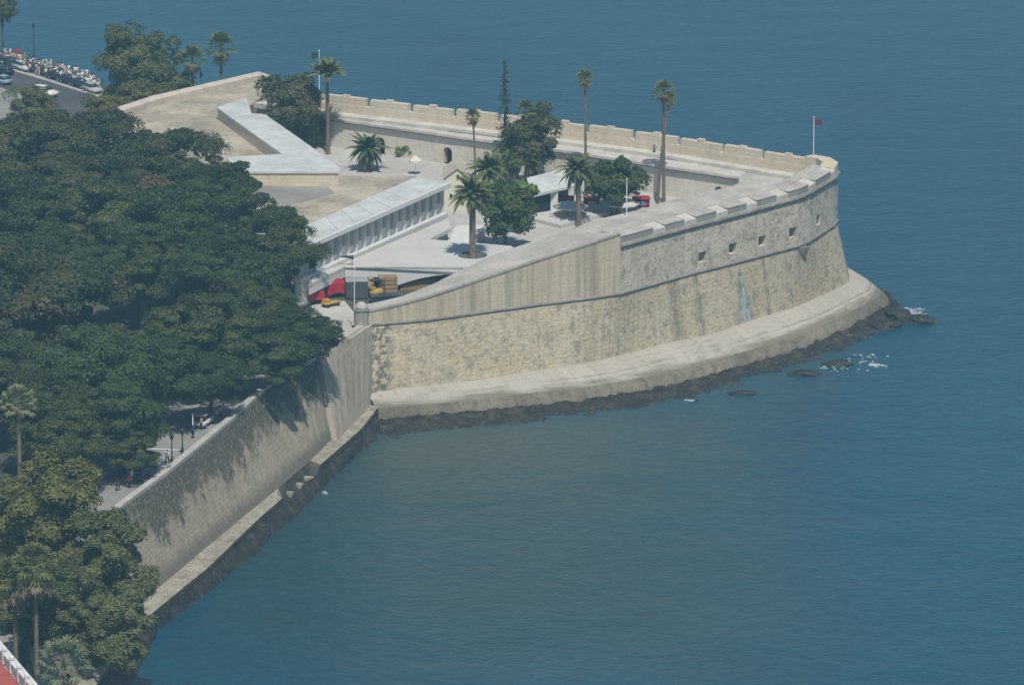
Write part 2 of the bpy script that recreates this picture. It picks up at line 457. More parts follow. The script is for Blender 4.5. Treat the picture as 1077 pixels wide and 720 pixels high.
# ------------------------------------------------------------------ fortress plan
GZ, CZ, WZ = 11.5, 12.5, 17.0      # park ground, courtyard, rampart walk
COR = [(386, 342), (450, 336.5), (500, 329.5), (570, 320), (610, 315), (652, 309), (720, 290), (775, 276), (839, 259), (851, 254), (877, 237)]
TOPX = [388, 418, 450, 500, 570, 610, 652]; TOPY = [327.7, 321, 312.7, 296, 272.6, 260, 246]
UPC = ([652, 740, 830, 851, 879], [259, 235, 212.5, 203, 186])        # upper moulding rows
MTX = [653, 719, 752, 784, 815.6, 848.6, 877.6]; MTY = [242, 224, 213, 206.5, 198.6, 190.7, 170]
cor = [P(x, y, 12.0) for x, y in COR]
iK = 5                                                             # the kink where the grey wall starts
# rear (seaward) line and rounded tip
rear_px = [(879, 169.5), (851, 163), (803, 155.5), (715, 141), (615, 128), (525, 117), (434, 106.7), (349, 97), (280, 86.5)]
rear = [P(x, y, 20.3) for x, y in rear_px]
rear[0] = Vector((46.6, 24.0, 0)); rear[1] = Vector((45.6, 27.5, 0))
def flat(p, z): return Vector((p[0], p[1], z))

fort = thing('fortress_wall', 'massive pale stone sea bastion with battered walls, stone apron and battlements', 'fortress')
# --- lower battered wall with apron
apx = [(385, 415), (400, 412), (500, 399), (600, 385), (680, 367), (750, 350), (830, 325), (880, 304), (893, 297)]
ap_top = [P(x, y, 3.6) for x, y in apx] + [Vector((48.6, 27, 3.6)), Vector((46.5, 33, 3.6)), Vector((39, 39, 3.6))]
bpx = [(398, 440), (414, 438), (518, 429), (607, 420), (690, 407), (740, 395), (844, 365), (889, 345), (933, 321)]
ap_bot = [P(x, y, 0.7) for x, y in bpx] + [Vector((54.4, 23, 0.7)), Vector((51.5, 33, 0.7)), Vector((44, 42, 0.7))]
cor_full = cor + [flat(rear[0], 12.0), flat(rear[1], 12.0), flat(rear[2], 12.0)]
NA = 90
# stations matched: map by front part / tip part
def match(front, tail, n1, n2):
    return resample(front, n1) + resample([front[-1]] + tail, n2)[1:]
L_cor = match(cor_full[:11], cor_full[11:], NA, 14)
L_at = match(ap_top[:9], ap_top[9:], NA, 14)
L_ab = match(ap_bot[:9], ap_bot[9:], NA, 14)

def stain_extra(a, uv, c):
    c = rough_extra(a, uv, c)
    sep = a.n('ShaderNodeSeparateXYZ'); a.l(uv, sep.inputs[0])
    U, V = sep.outputs[0], sep.outputs[1]
    # pale blue mineral run below the gun ports
    n = a.noise(a.coord('UV', (1.6, 0.5, 1)), 1.3, 4, 0.7)
    wv = a.math('MULTIPLY', a.math('SUBTRACT', a.noise(a.coord('UV', (0.01, 0.45, 1)), 1.0, 2), 0.5), 1.0)
    d = a.math('ABSOLUTE', a.math('SUBTRACT', a.math('ADD', U, wv), STAIN_U))
    wid = a.math('ADD', 0.4, a.math('MULTIPLY', a.math('SUBTRACT', 10.0, V), 0.19))
    m = a.math('SUBTRACT', 1.0, a.math('DIVIDE', d, wid), True)
    m = a.math('MULTIPLY', m, a.ramp(n, [(0.44, 0.0), (0.52, 1.0)]))
    m = a.math('MULTIPLY', m, a.math('LESS_THAN', V, 10.0))
    md_ = a.math('MULTIPLY', a.math('SUBTRACT', 1.0, a.math('DIVIDE', d, a.math('MULTIPLY', wid, 1.5)), True), a.math('LESS_THAN', V, 10.6))
    c = a.mix(a.math('MULTIPLY', a.math('MULTIPLY', md_, 2.0, True), 0.62), c, (0.13, 0.135, 0.12))
    c = a.mix(a.math('MINIMUM', a.math('MULTIPLY', m, 2.2), 0.8), c, (0.36, 0.44, 0.45))
    # dark wet runs
    for u0, w in ((STAIN_U - 9.5, 0.9), (STAIN_U - 14.5, 1.6), (STAIN_U + 5.5, 0.6)):
        d2 = a.math('ABSOLUTE', a.math('SUBTRACT', U, u0))
        m2 = a.math('SUBTRACT', 1.0, a.math('DIVIDE', d2, w), True)
        m2 = a.math('MULTIPLY', m2, a.ramp(n, [(0.40, 0.15), (0.62, 1.0)]))
        c = a.mix(a.math('MINIMUM', a.math('MULTIPLY', m2, 1.1), 0.7), c, (0.15, 0.135, 0.11))
    # ragged grey quoin at the landward corner
    q = a.math('SUBTRACT', 1.0, a.math('DIVIDE', U, 4.6), True)
    q = a.math('MULTIPLY', a.ramp(q, [(0.0, 0.0), (0.35, 1.0)]), a.ramp(a.noise(uv, 1.1, 4, 0.7), [(0.44, 0.0), (0.56, 1.0)]))
    c = a.mix(a.math('MULTIPLY', q, 0.9), c, (0.105, 0.105, 0.095))
    return c
lens = [0.0]
for p, q in zip(L_at, L_at[1:]): lens.append(lens[-1] + (q - p).length)
STAIN_U = min(zip(L_at, lens), key=lambda t: abs((t[0] - P(786, 338, 3.6)).length))[1]
M['wall_low'] = masonry('sea_stained_limestone_front', (0.47, 0.395, 0.255), (0.17, 0.15, 0.11), (0.50, 0.44, 0.33), (1.5, 0.6), 0.4, 0.45, 0.28, stain_extra, 0.5)

mb = MB()
mid = [a.lerp(b, 0.5) for a, b in zip(L_at, L_cor)]
low = [flat(p, 2.0) for p in L_at]
mb.quadstrip(L_at, mid); 
u = 0
mb2 = MB()
mb.v, mb.f, mb.uv, mb.mi = [], [], [], []
u = 0.0
for i in range(len(L_at) - 1):
    du = (L_at[i + 1] - L_at[i]).length
    mb.face([L_at[i], L_at[i + 1], L_cor[i + 1], L_cor[i]], [(u, 3.6), (u + du, 3.6), (u + du, 12), (u, 12)])
    u += du
mb.build('battered_wall', M['wall_low'], fort)

# --- apron: rounded concrete skirt, weed-dark toward the tide line
rng = random.Random(4)
mb, mw = MB(), MB()
rows = []
for k, (t, dz) in enumerate(((-0.04, 0.05), (0.10, 0.0), (0.30, -0.25), (0.55, -0.85), (0.78, -1.75), (0.92, -2.5), (1.0, -3.4), (1.02, -4.6))):
    row = []
    for i, (a, b) in enumerate(zip(L_at, L_ab)):
        j = 0.05 * math.sin(i * 0.31 + k * .4) + (rng.uniform(-.12, .12) if k > 4 else 0)
        row.append(Vector((a.x + (b.x - a.x) * t, a.y + (b.y - a.y) * t, 3.6 + dz + j)))
    rows.append(row)
for k in range(len(rows) - 1):
    (mb if k < 4 else mw).quadstrip(rows[k + 1], rows[k], 0.0)
ao = mb.build('stone_apron', M['apron'], fort, smooth=True)
mw.build('weed_band', M['apron_weed'], ao, smooth=True)

# --- rear outer wall (falls to the sea on the far side)
mb = MB()
rl = [flat(p, -2) for p in rear[1:]]; rt = [flat(p, 18.4) for p in rear[1:]]
mb.quadstrip(rl, rt)
mb.build('seaward_wall', M['wall_low'], fort)

# --- upper wall: ochre part then grey part with gun ports
def upz(p, x): return z_at(p, interp(*UPC, x))
mb = MB()
s1 = []
for x in (386, 402, 418, 434, 450, 475, 500, 535, 570, 610, 652):
    p = P(x, interp([c[0] for c in COR], [c[1] for c in COR], x), 12.0)
    s1.append((p, z_at(p, interp(TOPX, TOPY, x))))
ramp_low = [p for p, z in s1]; ramp_top = [flat(p, z) for p, z in s1]
u = 0
for i in range(len(s1) - 1):
    du = (ramp_low[i + 1] - ramp_low[i]).length
    mb.face([ramp_low[i], ramp_low[i + 1], ramp_top[i + 1], ramp_top[i]], [(u, 12), (u + du, 12), (u + du, ramp_top[i + 1].z), (u, ramp_top[i].z)])
    u += du
mb.build('sloping_parapet', M['wall_ochre'], fort)

gx = [652, 720, 775, 839, 851, 877]
gp = [cor[5], cor[6], cor[7], cor[8], cor[9], cor[10]]
gz = [upz(p, x) for p, x in zip(gp, gx)]
gp += [flat(rear[0], 12), flat(rear[1], 12)]; gz += [gz[-1] + 0.1, gz[-1] + 0.1]
ports = [(739, 270), (771, 261), (802, 253), (834, 244.5), (861, 231)]
mb = MB()
def lerp_seg(i, t): 
    b = gp[i].lerp(gp[i + 1], t); return b, gz[i] + (gz[i + 1] - gz[i]) * t
port_objs = []
for i in range(len(gp) - 1):
    a, b = gp[i], gp[i + 1]
    L = (b - a).length; d = (b - a).normalized(); nrm = Vector((d.y, -d.x, 0))
    hs = []
    for (px, py) in ports:
        if i < 5 and gx[i] <= px < gx[i + 1]:
            lo, hi = 0.0, 1.0
            for _ in range(40):
                m_ = (lo + hi) / 2; q = a.lerp(b, m_)
                xx = 538.5 + F_PX * q.x / ((q.y + CAM_Y) * CP - (14.5 - CAM_H) * SP)
                if xx < px: lo = m_
                else: hi = m_
            hs.append((lo * L, z_at(a.lerp(b, lo), py)))
    us = sorted([0, L] + [h[0] - 0.85 for h in hs] + [h[0] + 0.85 for h in hs])
    for j in range(len(us) - 1):
        u0, u1 = us[j], us[j + 1]
        hole = next((h for h in hs if abs(h[0] - 0.85 - u0) < 1e-6), None)
        z0t, z1t = gz[i] + (gz[i + 1] - gz[i]) * u0 / L, gz[i] + (gz[i + 1] - gz[i]) * u1 / L
        p0, p1 = a + d * u0, a + d * u1
        def q(za0, za1, zb0, zb1):
            mb.face([flat(p0, za0), flat(p1, za1), flat(p1, zb1), flat(p0, zb0)], [(u0 + i * 30, za0), (u1 + i * 30, za1), (u1 + i * 30, zb1), (u0 + i * 30, zb0)])
        if not hole: q(12, 12, z0t, z1t)
        else:
            hz = hole[1]; zb, zt = hz - 0.75, hz + 0.7
            q(12, 12, zb, zb); q(zt, zt, z0t, z1t)
            i0, i1 = p0 - nrm * 1.6 + d * 0.2, p1 - nrm * 1.6 - d * 0.2
            pm = MB()
            pm.face([flat(p0, zb), flat(p1, zb), flat(i1, zb + .06), flat(i0, zb + .06)])
            pm.face([flat(p0, zt), flat(i0, zt - .1), flat(i1, zt - .1), flat(p1, zt)])
            pm.face([flat(p0, zb), flat(i0, zb + .06), flat(i0, zt - .1), flat(p0, zt)])
            pm.face([flat(p1, zb), flat(p1, zt), flat(i1, zt - .1), flat(i1, zb + .06)])
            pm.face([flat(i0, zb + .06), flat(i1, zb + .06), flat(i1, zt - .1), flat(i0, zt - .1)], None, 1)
            port_objs.append(pm)
mb.build('upper_wall', M['wall_up'], fort)
for pm in port_objs: pm.build('gun_port', [M['wall_up'], M['void']], fort)

p = P(844, 262, 11.4); mb = MB(); mb.prism([(p.x - .5, p.y - .3, 10.2), (p.x + .5, p.y + .3, 10.2), (p.x, p.y + 1.2, 10.2), (p.x - 1, p.y + .8, 10.2)], [(p.x - .8, p.y - 1.0, 11.75), (p.x + 1.0, p.y - .1, 11.75), (p.x, p.y + 1.2, 11.75), (p.x - 1, p.y + .8, 11.75)]); mb.build('corner_bracket', M['cordon'], fort)
# --- mouldings
def cordon(line, r, name):
    m = MB()
    m.sweep(line, [(-0.05, -r), (r * 0.7, -r * 0.75), (r * 1.05, 0), (r * 0.7, r * 0.75), (-0.05, r)])
    return m.build(name, M['cordon'], fort, smooth=False)
cordon(cor + [flat(rear[0], 12), flat(rear[1], 12)], 0.24, 'lower_moulding')
cordon([flat(p, z) for p, z in zip(gp, gz)], 0.34, 'upper_moulding')

# --- rampart top: ramp surface over the sloping parapet
in_px = ([380, 420, 455, 480, 525, 560, 600, 640, 682, 706, 740, 772, 780], [321, 312.5, 299, 286, 265, 254.5, 240, 228, 218, 210, 203, 195, 190])
mb = MB()
inn = []
for k, (x, (p, z)) in enumerate(zip((380, 394, 408, 424, 440, 458, 478, 508, 540, 580, 622), s1)):
    inn.append(P(x, interp(*in_px, x), z - 0.25))
mb.quadstrip(ramp_top, inn)
inl = [flat(p, 11) for p in inn]
mb.quadstrip(inn, inl)
mb.build('ramp_paving', M['deck'], fort)
mb = MB()
mb.sweep([p + Vector((0, 0, .0)) for p in ramp_top], [(-0.5, -0.1), (0.10, -0.1), (0.10, 0.12), (-0.5, 0.12)])
mb.build('parapet_coping', M['merlon'], fort)

# --- rampart walk around the courtyard
hole_rear = [P(x, y, WZ - .4) for x, y in [(268, 112), (349, 127), (479, 146), (600, 162), (703, 178), (777, 189)]]
hole_front = [P(x, y, WZ) for x, y in [(777, 192), (772, 195), (740, 203), (706, 210), (682, 218), (640, 228), (622, 233.5)]]
outer_r = list(reversed([flat(p, WZ) for p in rear[1:]]))
outer_f = [flat(p, WZ) for p in reversed(gp[:-1])]
mb = MB()
A = resample(outer_r, 40); B = resample([flat(p, WZ) for p in hole_rear], 40)
for i in range(39): mb.face([A[i], B[i], B[i + 1], A[i + 1]])
A2 = resample([A[-1]] + outer_f, 40); B2 = resample([B[-1]] + hole_front, 40)
for i in range(39): mb.face([A2[i], B2[i], B2[i + 1], A2[i + 1]])
# inner faces down to the court, front side
hf = resample([B[-1]] + hole_front, 30)
mb.quadstrip([flat(p, 11) for p in hf], hf)
mb.build('rampart_walk', M['deck'], fort)

# --- courtyard wall with overhanging cornice slab and arches
mb = MB()
cw = [flat(p, 0) for p in hole_rear]
arch_px = [(471, 168), (706, 200)]
base = [p.copy() for p in cw]
def off(line, t):
    out = []
    for i, p in enumerate(line):
        d = line[min(i + 1, len(line) - 1)] - line[max(i - 1, 0)]
        d.z = 0; d.normalize()
        out.append(p + Vector((d.y, -d.x, 0)) * t)
    return out
base = off(cw, -0.42)
arches = []
u = 0
for i in range(len(base) - 1):
    a, b = base[i], base[i + 1]; L = (b - a).length; d = (b - a).normalized(); nrm = Vector((d.y, -d.x, 0))
    hs = []
    for px, py in arch_px + [(560, 186), (620, 192), (756, 206), (400, 150)]:
        best = min(((abs(538.5 + F_PX * (a + d * t).x / (((a + d * t).y + CAM_Y) * CP - (13 - CAM_H) * SP) - px), t) for t in np.linspace(1, max(1.1, L - 1), 200)))
        if best[0] < 0.6: hs.append(best[1])
    us = sorted([0, L] + [h - .8 for h in hs] + [h + .8 for h in hs])
    for j in range(len(us) - 1):
        u0, u1 = us[j], us[j + 1]; p0, p1 = a + d * u0, a + d * u1
        hole = any(abs(h - .8 - u0) < 1e-6 for h in hs)
        zb = CZ + 2.5 if hole else 11.0
        mb.face([flat(p0, zb), flat(p1, zb), flat(p1, WZ - .6), flat(p0, WZ - .6)], [(u + u0, zb), (u + u1, zb), (u + u1, WZ - .6), (u + u0, WZ - .6)])
        if hole:
            am = MB(); i0, i1 = p0 - nrm * 1.2, p1 - nrm * 1.2; z0, z1 = CZ, CZ + 2.5
            am.face([flat(p0, z0), flat(i0, z0), flat(i0, z1), flat(p0, z1)]); am.face([flat(p1, z0), flat(p1, z1), flat(i1, z1), flat(i1, z0)])
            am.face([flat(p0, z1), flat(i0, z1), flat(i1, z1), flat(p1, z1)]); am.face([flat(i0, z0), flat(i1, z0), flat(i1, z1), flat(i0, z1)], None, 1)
            for s_ in (0, 1):        # spandrels that round the opening
                corner = flat(p0 if s_ == 0 else p1, z1); c0 = a + d * ((u0 + u1) / 2)
                arc = [flat(c0 + d * (0.8 * math.cos(t)), z1 - .8 + .8 * math.sin(t)) for t in np.linspace(math.pi if s_ == 0 else 0, math.pi / 2, 6)]
                am.face([corner] + arc)
            arches.append(am)
    u += L
M['court_wall'] = masonry('pale_court_masonry', (0.60, 0.555, 0.46), (0.36, 0.31, 0.24), (0.66, 0.63, 0.55), (1.2, 0.5), 0.3, 0.4, 0.12)
cwo = mb.build('court_wall', M['court_wall'], fort)
for am in arches: am.build('archway', [M['cream'], M['void']], cwo)
mb = MB()
st_line = off(cw, 0.12)
mb.sweep(st_line, [(-1.2, -0.35), (0.0, -0.35), (0.0, 0.03), (-1.2, 0.03)])

for f in range(len(mb.v)): mb.v[f] = (mb.v[f][0], mb.v[f][1], mb.v[f][2] + WZ)
mb.build('cornice_slab', M['deck_light'], fort)
# dark drain line and step along the rear walk
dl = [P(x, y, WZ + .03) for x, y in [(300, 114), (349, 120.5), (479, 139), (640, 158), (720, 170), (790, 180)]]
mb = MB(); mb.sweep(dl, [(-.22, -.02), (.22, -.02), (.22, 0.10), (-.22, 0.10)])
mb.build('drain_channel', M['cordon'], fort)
mb = MB()
A = resample(off(dl, 0.35), 30); B = resample([flat(p, WZ + .035) for p in off(cw, -0.2)], 30)
for i in range(29): mb.face([flat(A[i], WZ + .035), B[i], B[i + 1], flat(A[i + 1], WZ + .035)])
mb.build('pale_walkway', M['deck_light'], fort)

# --- battlements
def along(line, zt=None):
    d = [0.0]
    for a, b in zip(line, line[1:]): d.append(d[-1] + (Vector((b[0], b[1], 0)) - Vector((a[0], a[1], 0))).length)
    def at(s):
        s = min(max(s, 0), d[-1]); i = max(k for k in range(len(d) - 1) if d[k] <= s + 1e-9)
        t = (s - d[i]) / (d[i + 1] - d[i]); p = Vector(line[i]).lerp(Vector(line[i + 1]), t)
        return p
    return d[-1], at
def block(mbx, at, s0, s1, o0, o1, zb, ztf, ztb, step=2.0, sgn=1):
    """a length of parapet from s0 to s1, between offsets o0 (outer) and o1 (inner), top zt front/back"""
    n = max(1, int((s1 - s0) / step)); ss = [s0 + (s1 - s0) * k / n for k in range(n + 1)]
    rings = []
    for s_ in ss:
        p = at(s_); q = at(s_ + .05) - at(s_ - .05); q.z = 0; q.normalize(); nr = Vector((-q.y, q.x, 0)) * sgn
        z0 = zb(s_) if callable(zb) else zb
        rings.append([flat(p + nr * o0, z0), flat(p + nr * o0, z0 + ztf), flat(p + nr * o1, z0 + ztb), flat(p + nr * o1, z0)])
    uu = s0
    for r0, r1 in zip(rings, rings[1:]):
        du = (r1[0] - r0[0]).length
        for k in range(4):
            j = (k + 1) % 4
            mbx.face([r0[k], r1[k], r1[j], r0[j]], [(uu, k * 1.3), (uu + du, k * 1.3), (uu + du, k * 1.3 + 1.2), (uu, k * 1.3 + 1.2)])
        uu += du
    mbx.face(list(reversed(rings[0]))); mbx.face(rings[-1])
# front parapet base + merlons
f_line = [flat(p, z) for p, z in zip(gp[:6], gz[:6])]
LF, atf = along(f_line)
zf = lambda s_: atf(s_).z
mb = MB(); block(mb, atf, 0.0, LF, 0.02, 1.9, lambda s_: zf(s_) - 1.9, 2.9, 3.42)
mb.build('embrasure_sills', M['deck_light'], fort)
mb = MB(); block(mb, atf, 0.0, LF, 1.9, 3.4, lambda s_: zf(s_) - 1.9, 3.52, 3.62)
mb.build('parapet_base', M['deck'], fort)
def s_of_px(at, L, px):
    return min(np.linspace(0, L, 600), key=lambda s_: abs(538.5 + F_PX * at(s_).x / ((at(s_).y + CAM_Y) * CP - (at(s_).z - CAM_H) * SP) - px))
for x0, x1 in ((653, 687), (700, 719.5), (732.5, 753.5), (765.5, 785), (796.5, 816.5), (829, 850), (858, 873.5)):
    a0, a1 = s_of_px(atf, LF, x0), s_of_px(atf, LF, x1)
    mb = MB(); block(mb, atf, a0, a1, 0.0, 1.96, lambda s_: zf(s_) + .46, 0.80, 1.05)
    mo = mb.build('merlon', M['merlon'], fort)
    mb = MB(); block(mb, atf, a0 - .05, a1 + .05, -0.06, 2.02, lambda s_: zf(s_) + 1.27, 0.10, 0.32)
    mb.build('coping', M['deck'], mo)
# tip parapet: plain rounded
t_line = [flat(gp[5], gz[5]), flat(rear[0], gz[5] + .1), flat(rear[1], gz[5] + .1), flat(rear[1].lerp(rear[2], 0.25), gz[5] + .1)]
LT, att = along(t_line)
mb = MB(); block(mb, att, 0.06, LT, 0.0, 2.2, lambda s_: att(s_).z - 1.9, 3.4, 3.5, 1.0)
mb.build('tip_parapet', M['cream'], fort)
# rear parapet, seen from its inner face
r_line = [flat(p, WZ) for p in rear[1:]]
LR, atr = along(r_line)
mb = MB(); block(mb, atr, LT * 0 + 2.2, LR, 0.0, 1.6, WZ, 1.15, 1.15, sgn=-1); 
def rear_block(s0, s1, o0, o1, z0, h, name, mat, par):
    m = MB()
    block(m, atr, s0, s1, o0, o1, z0, h, h)
    return m.build(name, mat, par)
rear_block(2.8, LR, 1.0, 3.0, WZ - .2, 0.75, 'firing_step', M['deck_light'], fort)
rear_block(2.8, LR, 0.0, 1.0, WZ - .2, 2.0, 'rear_parapet', M['cream'], fort)
gaps = [s_of_px(lambda s_: flat(atr(s_), 20), LR, px) for px in (805, 763, 717, 669, 620, 573, 527, 481, 435, 390, 344)]
edges = [2.8] + gaps + [LR]
for k in range(len(edges) - 1):
    s0 = edges[k] + (0.42 if k else 0); s1 = edges[k + 1] - (0.42 if k < len(edges) - 2 else 0)
    mo = rear_block(s0, s1, 0.0, 0.9, WZ + 1.8, 1.15 + 0.08 * math.sin(k * 2.1), 'merlon', M['cream'], fort)
    sm = (s0 + s1) / 2
    rear_block(sm - .5, sm + .6, 0.15, .8, WZ + 2.95, 0.30, 'coping_stone', M['cream'], mo)

# --- sentry stump on the landward corner
cx = P(380, 335, 13.0)
mb = MB(); mb.lathe((cx.x, cx.y, 11.2), [(0.3, -1.5), (0.9, 0.0), (1.0, 0.1), (0.95, 2.9), (1.1, 3.0), (1.1, 3.2)], 10)
so_ = mb.build('sentry_stump', M['merlon'], fort)
mb = MB(); mb.lathe((cx.x, cx.y, 14.4), [(0.85, 0.0), (0.85, .2), (0.72, .55), (0.45, .8), (0.1, .9)], 14)
mb.build('dome_cap', M['kerb'], so_, smooth=True)

# ------------------------------------------------------------------ land-side sea wall
lwp = [(127, 532), (175, 497), (242, 442), (280, 407), (333, 375), (380, 339)]
lw_top = [P(x, y, 12.2) for x, y in lwp]
lw_top[-1] = flat(cor[0], 12.2)
near = [Vector((-49.5, -148, 12.2)), Vector((-52, -175, 12.2)), Vector((-60, -250, 12.2))]
lw_all = list(reversed(near)) + [Vector((-46.6, -134, 12.2))] + lw_top
# foot of the wall
ltp = [(163, 622), (225, 570), (287, 519), (330, 482), (365, 446)]
foot = [P(x, y, 2.4) for x, y in ltp]
foot_all = [Vector((-56, -250, 2.4)), Vector((-49, -175, 2.4)), Vector((-45.3, -148, 2.4))] + foot + [flat(ap_top[0], 2.4)]
nb = 80
T_ = resample(lw_all, nb); Fo = resample(foot_all, nb)

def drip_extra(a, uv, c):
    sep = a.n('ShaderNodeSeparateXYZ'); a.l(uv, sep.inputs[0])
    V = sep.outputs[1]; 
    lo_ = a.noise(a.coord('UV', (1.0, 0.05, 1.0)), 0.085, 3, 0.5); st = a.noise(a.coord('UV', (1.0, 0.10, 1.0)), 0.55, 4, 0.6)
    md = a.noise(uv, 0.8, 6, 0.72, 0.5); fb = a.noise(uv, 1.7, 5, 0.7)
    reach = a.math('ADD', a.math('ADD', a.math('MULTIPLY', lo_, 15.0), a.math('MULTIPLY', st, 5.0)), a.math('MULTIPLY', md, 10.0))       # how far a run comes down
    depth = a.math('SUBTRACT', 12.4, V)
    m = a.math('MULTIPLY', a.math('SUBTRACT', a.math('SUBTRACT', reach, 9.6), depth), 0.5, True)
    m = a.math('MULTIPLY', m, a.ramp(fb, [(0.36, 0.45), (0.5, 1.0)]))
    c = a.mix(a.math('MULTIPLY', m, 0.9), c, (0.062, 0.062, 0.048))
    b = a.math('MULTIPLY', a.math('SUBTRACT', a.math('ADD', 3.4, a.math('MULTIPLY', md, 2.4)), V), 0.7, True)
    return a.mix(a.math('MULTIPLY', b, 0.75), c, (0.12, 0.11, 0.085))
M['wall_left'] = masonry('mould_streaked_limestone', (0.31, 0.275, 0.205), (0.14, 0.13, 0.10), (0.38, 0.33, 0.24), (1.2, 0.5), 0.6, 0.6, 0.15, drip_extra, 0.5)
M['wall_flank'] = masonry('pale_flank_limestone', (0.36, 0.32, 0.24), (0.19, 0.17, 0.13), (0.47, 0.42, 0.33), (1.2, 0.5), 0.7, 0.5, 0.15, None, 0.45)
swall = thing('sea_wall', 'long battered promenade sea wall streaked with black mould below the trees', 'sea wall')
mb = MB(); u = 0
for i in range(nb - 1):
    du = (T_[i + 1] - T_[i]).length
    mb.face([Fo[i], Fo[i + 1], T_[i + 1], T_[i]], [(u, 2.4), (u + du, 2.4), (u + du, 12.2), (u, 12.2)]); u += du
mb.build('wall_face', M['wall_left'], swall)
mb = MB(); mb.sweep(T_, [(-0.75, -0.5), (0.12, -0.5), (0.12, 0.12), (-0.75, 0.12)])
mb.build('coping', M['kerb'], swall)
lbp = [(163, 643), (220, 597), (267, 551), (295, 526), (340, 487), (380, 452)]
lb = [Vector((-53.6, -250, 2.1)), Vector((-46.9, -175, 2.1)), Vector((-43.6, -148, 2.1))] + [P(x, y, 2.1) for x, y in lbp] + [flat(ap_bot[0], .9)]
Lb = resample(lb, nb)
M['slab'] = plain('stained_footing_slab', (0.28, 0.255, 0.20), 0.3, 0.5, 0.95, 0.1, 2.0)
M['weed'] = plain('dark_weed_stone', (0.055, 0.050, 0.036), 0.5, 0.5, 0.8, 0.2, 2.0)
mb, mw = MB(), MB()
rng = random.Random(7)
rr = []
for t, z in ((-.03, 2.5), (.5, 2.38), (.97, 2.2), (1.0, 1.9), (1.02, -.5)):
    row = []
    for a, b in zip(Fo, Lb):
        gap = -73.5 > a.y > -86.0            # the slab has broken away here
        row.append(Vector((a.x + (b.x - a.x) * t, a.y + (b.y - a.y) * t, min(z, .95) if gap and t > 0 else z + rng.uniform(-.03, .03))))
    rr.append(row)
for k in range(4):
    for i in range(nb - 1):
        g_ = -73.5 > Fo[i].y > -86.0 or k > 1
        (mw if g_ else mb).quadstrip(rr[k + 1][i:i + 2], rr[k][i:i + 2])
ft = mb.build('footing', M['slab'], swall); mw.build('weed_band', M['weed'], ft)
# the flank next to the bastion stands a little proud of the wall
fi = [i for i in range(nb) if T_[i].y > -57.0]
ft_, fb_ = [], []
for i in fi:
    d_ = T_[min(i + 1, nb - 1)] - T_[max(i - 1, 0)]; d_.z = 0; d_.normalize(); o_ = Vector((d_.y, -d_.x, 0)) * .75
    ft_.append(T_[i] + o_ + Vector((0, 0, -.05))); fb_.append(Fo[i] + o_ + Vector((0, 0, -.1)))
mb = MB(); u = 60
for i in range(len(fi) - 1):
    du = (ft_[i + 1] - ft_[i]).length
    mb.face([fb_[i], fb_[i + 1], ft_[i + 1], ft_[i]], [(u, 2.4), (u + du, 2.4), (u + du, 12.2), (u, 12.2)]); u += du
mb.quadstrip(ft_, [T_[i] + Vector((0, 0, -.05)) for i in fi])
mb.face([Fo[fi[0]], fb_[0], ft_[0], T_[fi[0]]])
mb.build('flank_wall', M['wall_flank'], swall)
for px, py, sx, sy, rz in ((301, 517, 2.0, .7, -.25), (310, 508, 2.3, .75, -.2), (320, 501, 2.6, .8, -.3), (333, 490, 2.2, 1.2, -.2)):
    p = P(px, py, 1.5); mb = MB(); mb.box((p.x, p.y, 0.6), (sx, sy, .95), rz, top=.9); mb.build('footing_block', M['slab'], swall)

# ------------------------------------------------------------------ rocky shore under the walls
def rock_mat():
    a = N('wet_dark_rock'); v = a.coord('Object')
    n1 = a.noise(v, 0.5, 6, 0.7); n2 = a.noise(v, 2.2, 4, 0.65)
    c = a.ramp(n1, [(0.38, (0.012, 0.012, 0.011)), (0.53, (0.030, 0.027, 0.020)), (0.68, (0.085, 0.068, 0.042))])
    a.bump(a.math('ADD', n1, n2), 0.9, 0.3)
    return a.fin(c, 0.6, 0.35)
M['rock'] = rock_mat()
def hsh(x, y):
    return (math.sin(x * 1.31 + 0.7 * math.sin(y * .9)) + math.sin(y * 1.77 + 1.3 * math.sin(x * .6)) + .6 * math.sin(x * 3.7 + y * 2.9) + .5 * math.sin(x * 5.3 - y * 4.1)) / 3.1
def ledge(inner, outer, n, m, name, hz, label, amp=1.0):
    A = resample(inner, n); B = resample(outer, n); g = MB(); grid = []
    for i in range(n):
        r = []
        for j in range(m):
            t = j / (m - 1); p = A[i].lerp(B[i], t * (1.12 + .22 * math.sin(i * .23) * math.sin(i * .071 + 1)))
            h = hz * (1 - t) ** 0.8 + amp * ((0.26 + .16 * math.sin(i * .37)) * hsh(p.x * 1.5, p.y * 1.5) + .17 * hsh(p.x * 4.1, p.y * 3.7)) - 0.42 * t ** 1.6
            r.append(Vector((p.x + .3 * hsh(p.y, p.x), p.y + .3 * hsh(p.x + 5, p.y), h)))
        grid.append(r)
    for i in range(n - 1):
        for j in range(m - 1): g.face([grid[i][j], grid[i + 1][j], grid[i + 1][j + 1], grid[i][j + 1]])
    return tag(g.build(name, M['rock']), label, 'rocks', kind='structure')
wl = [(398, 460), (450, 457), (500, 452), (600, 440), (680, 429), (720, 424), (760, 410), (820, 391), (880, 372), (915, 358), (948, 340)]
ledge([flat(p, 0) for p in ap_bot], [P(x, y, 0) for x, y in wl] + [Vector((56, 25, 0)), Vector((53, 35, 0)), Vector((45, 44.5, 0))], 320, 16, 'rocky_shore', 0.6, 'dark weedy rock ledge along the foot of the bastion apron')
wl2 = [(165, 664), (230, 614), (290, 563), (340, 513), (395, 462)]
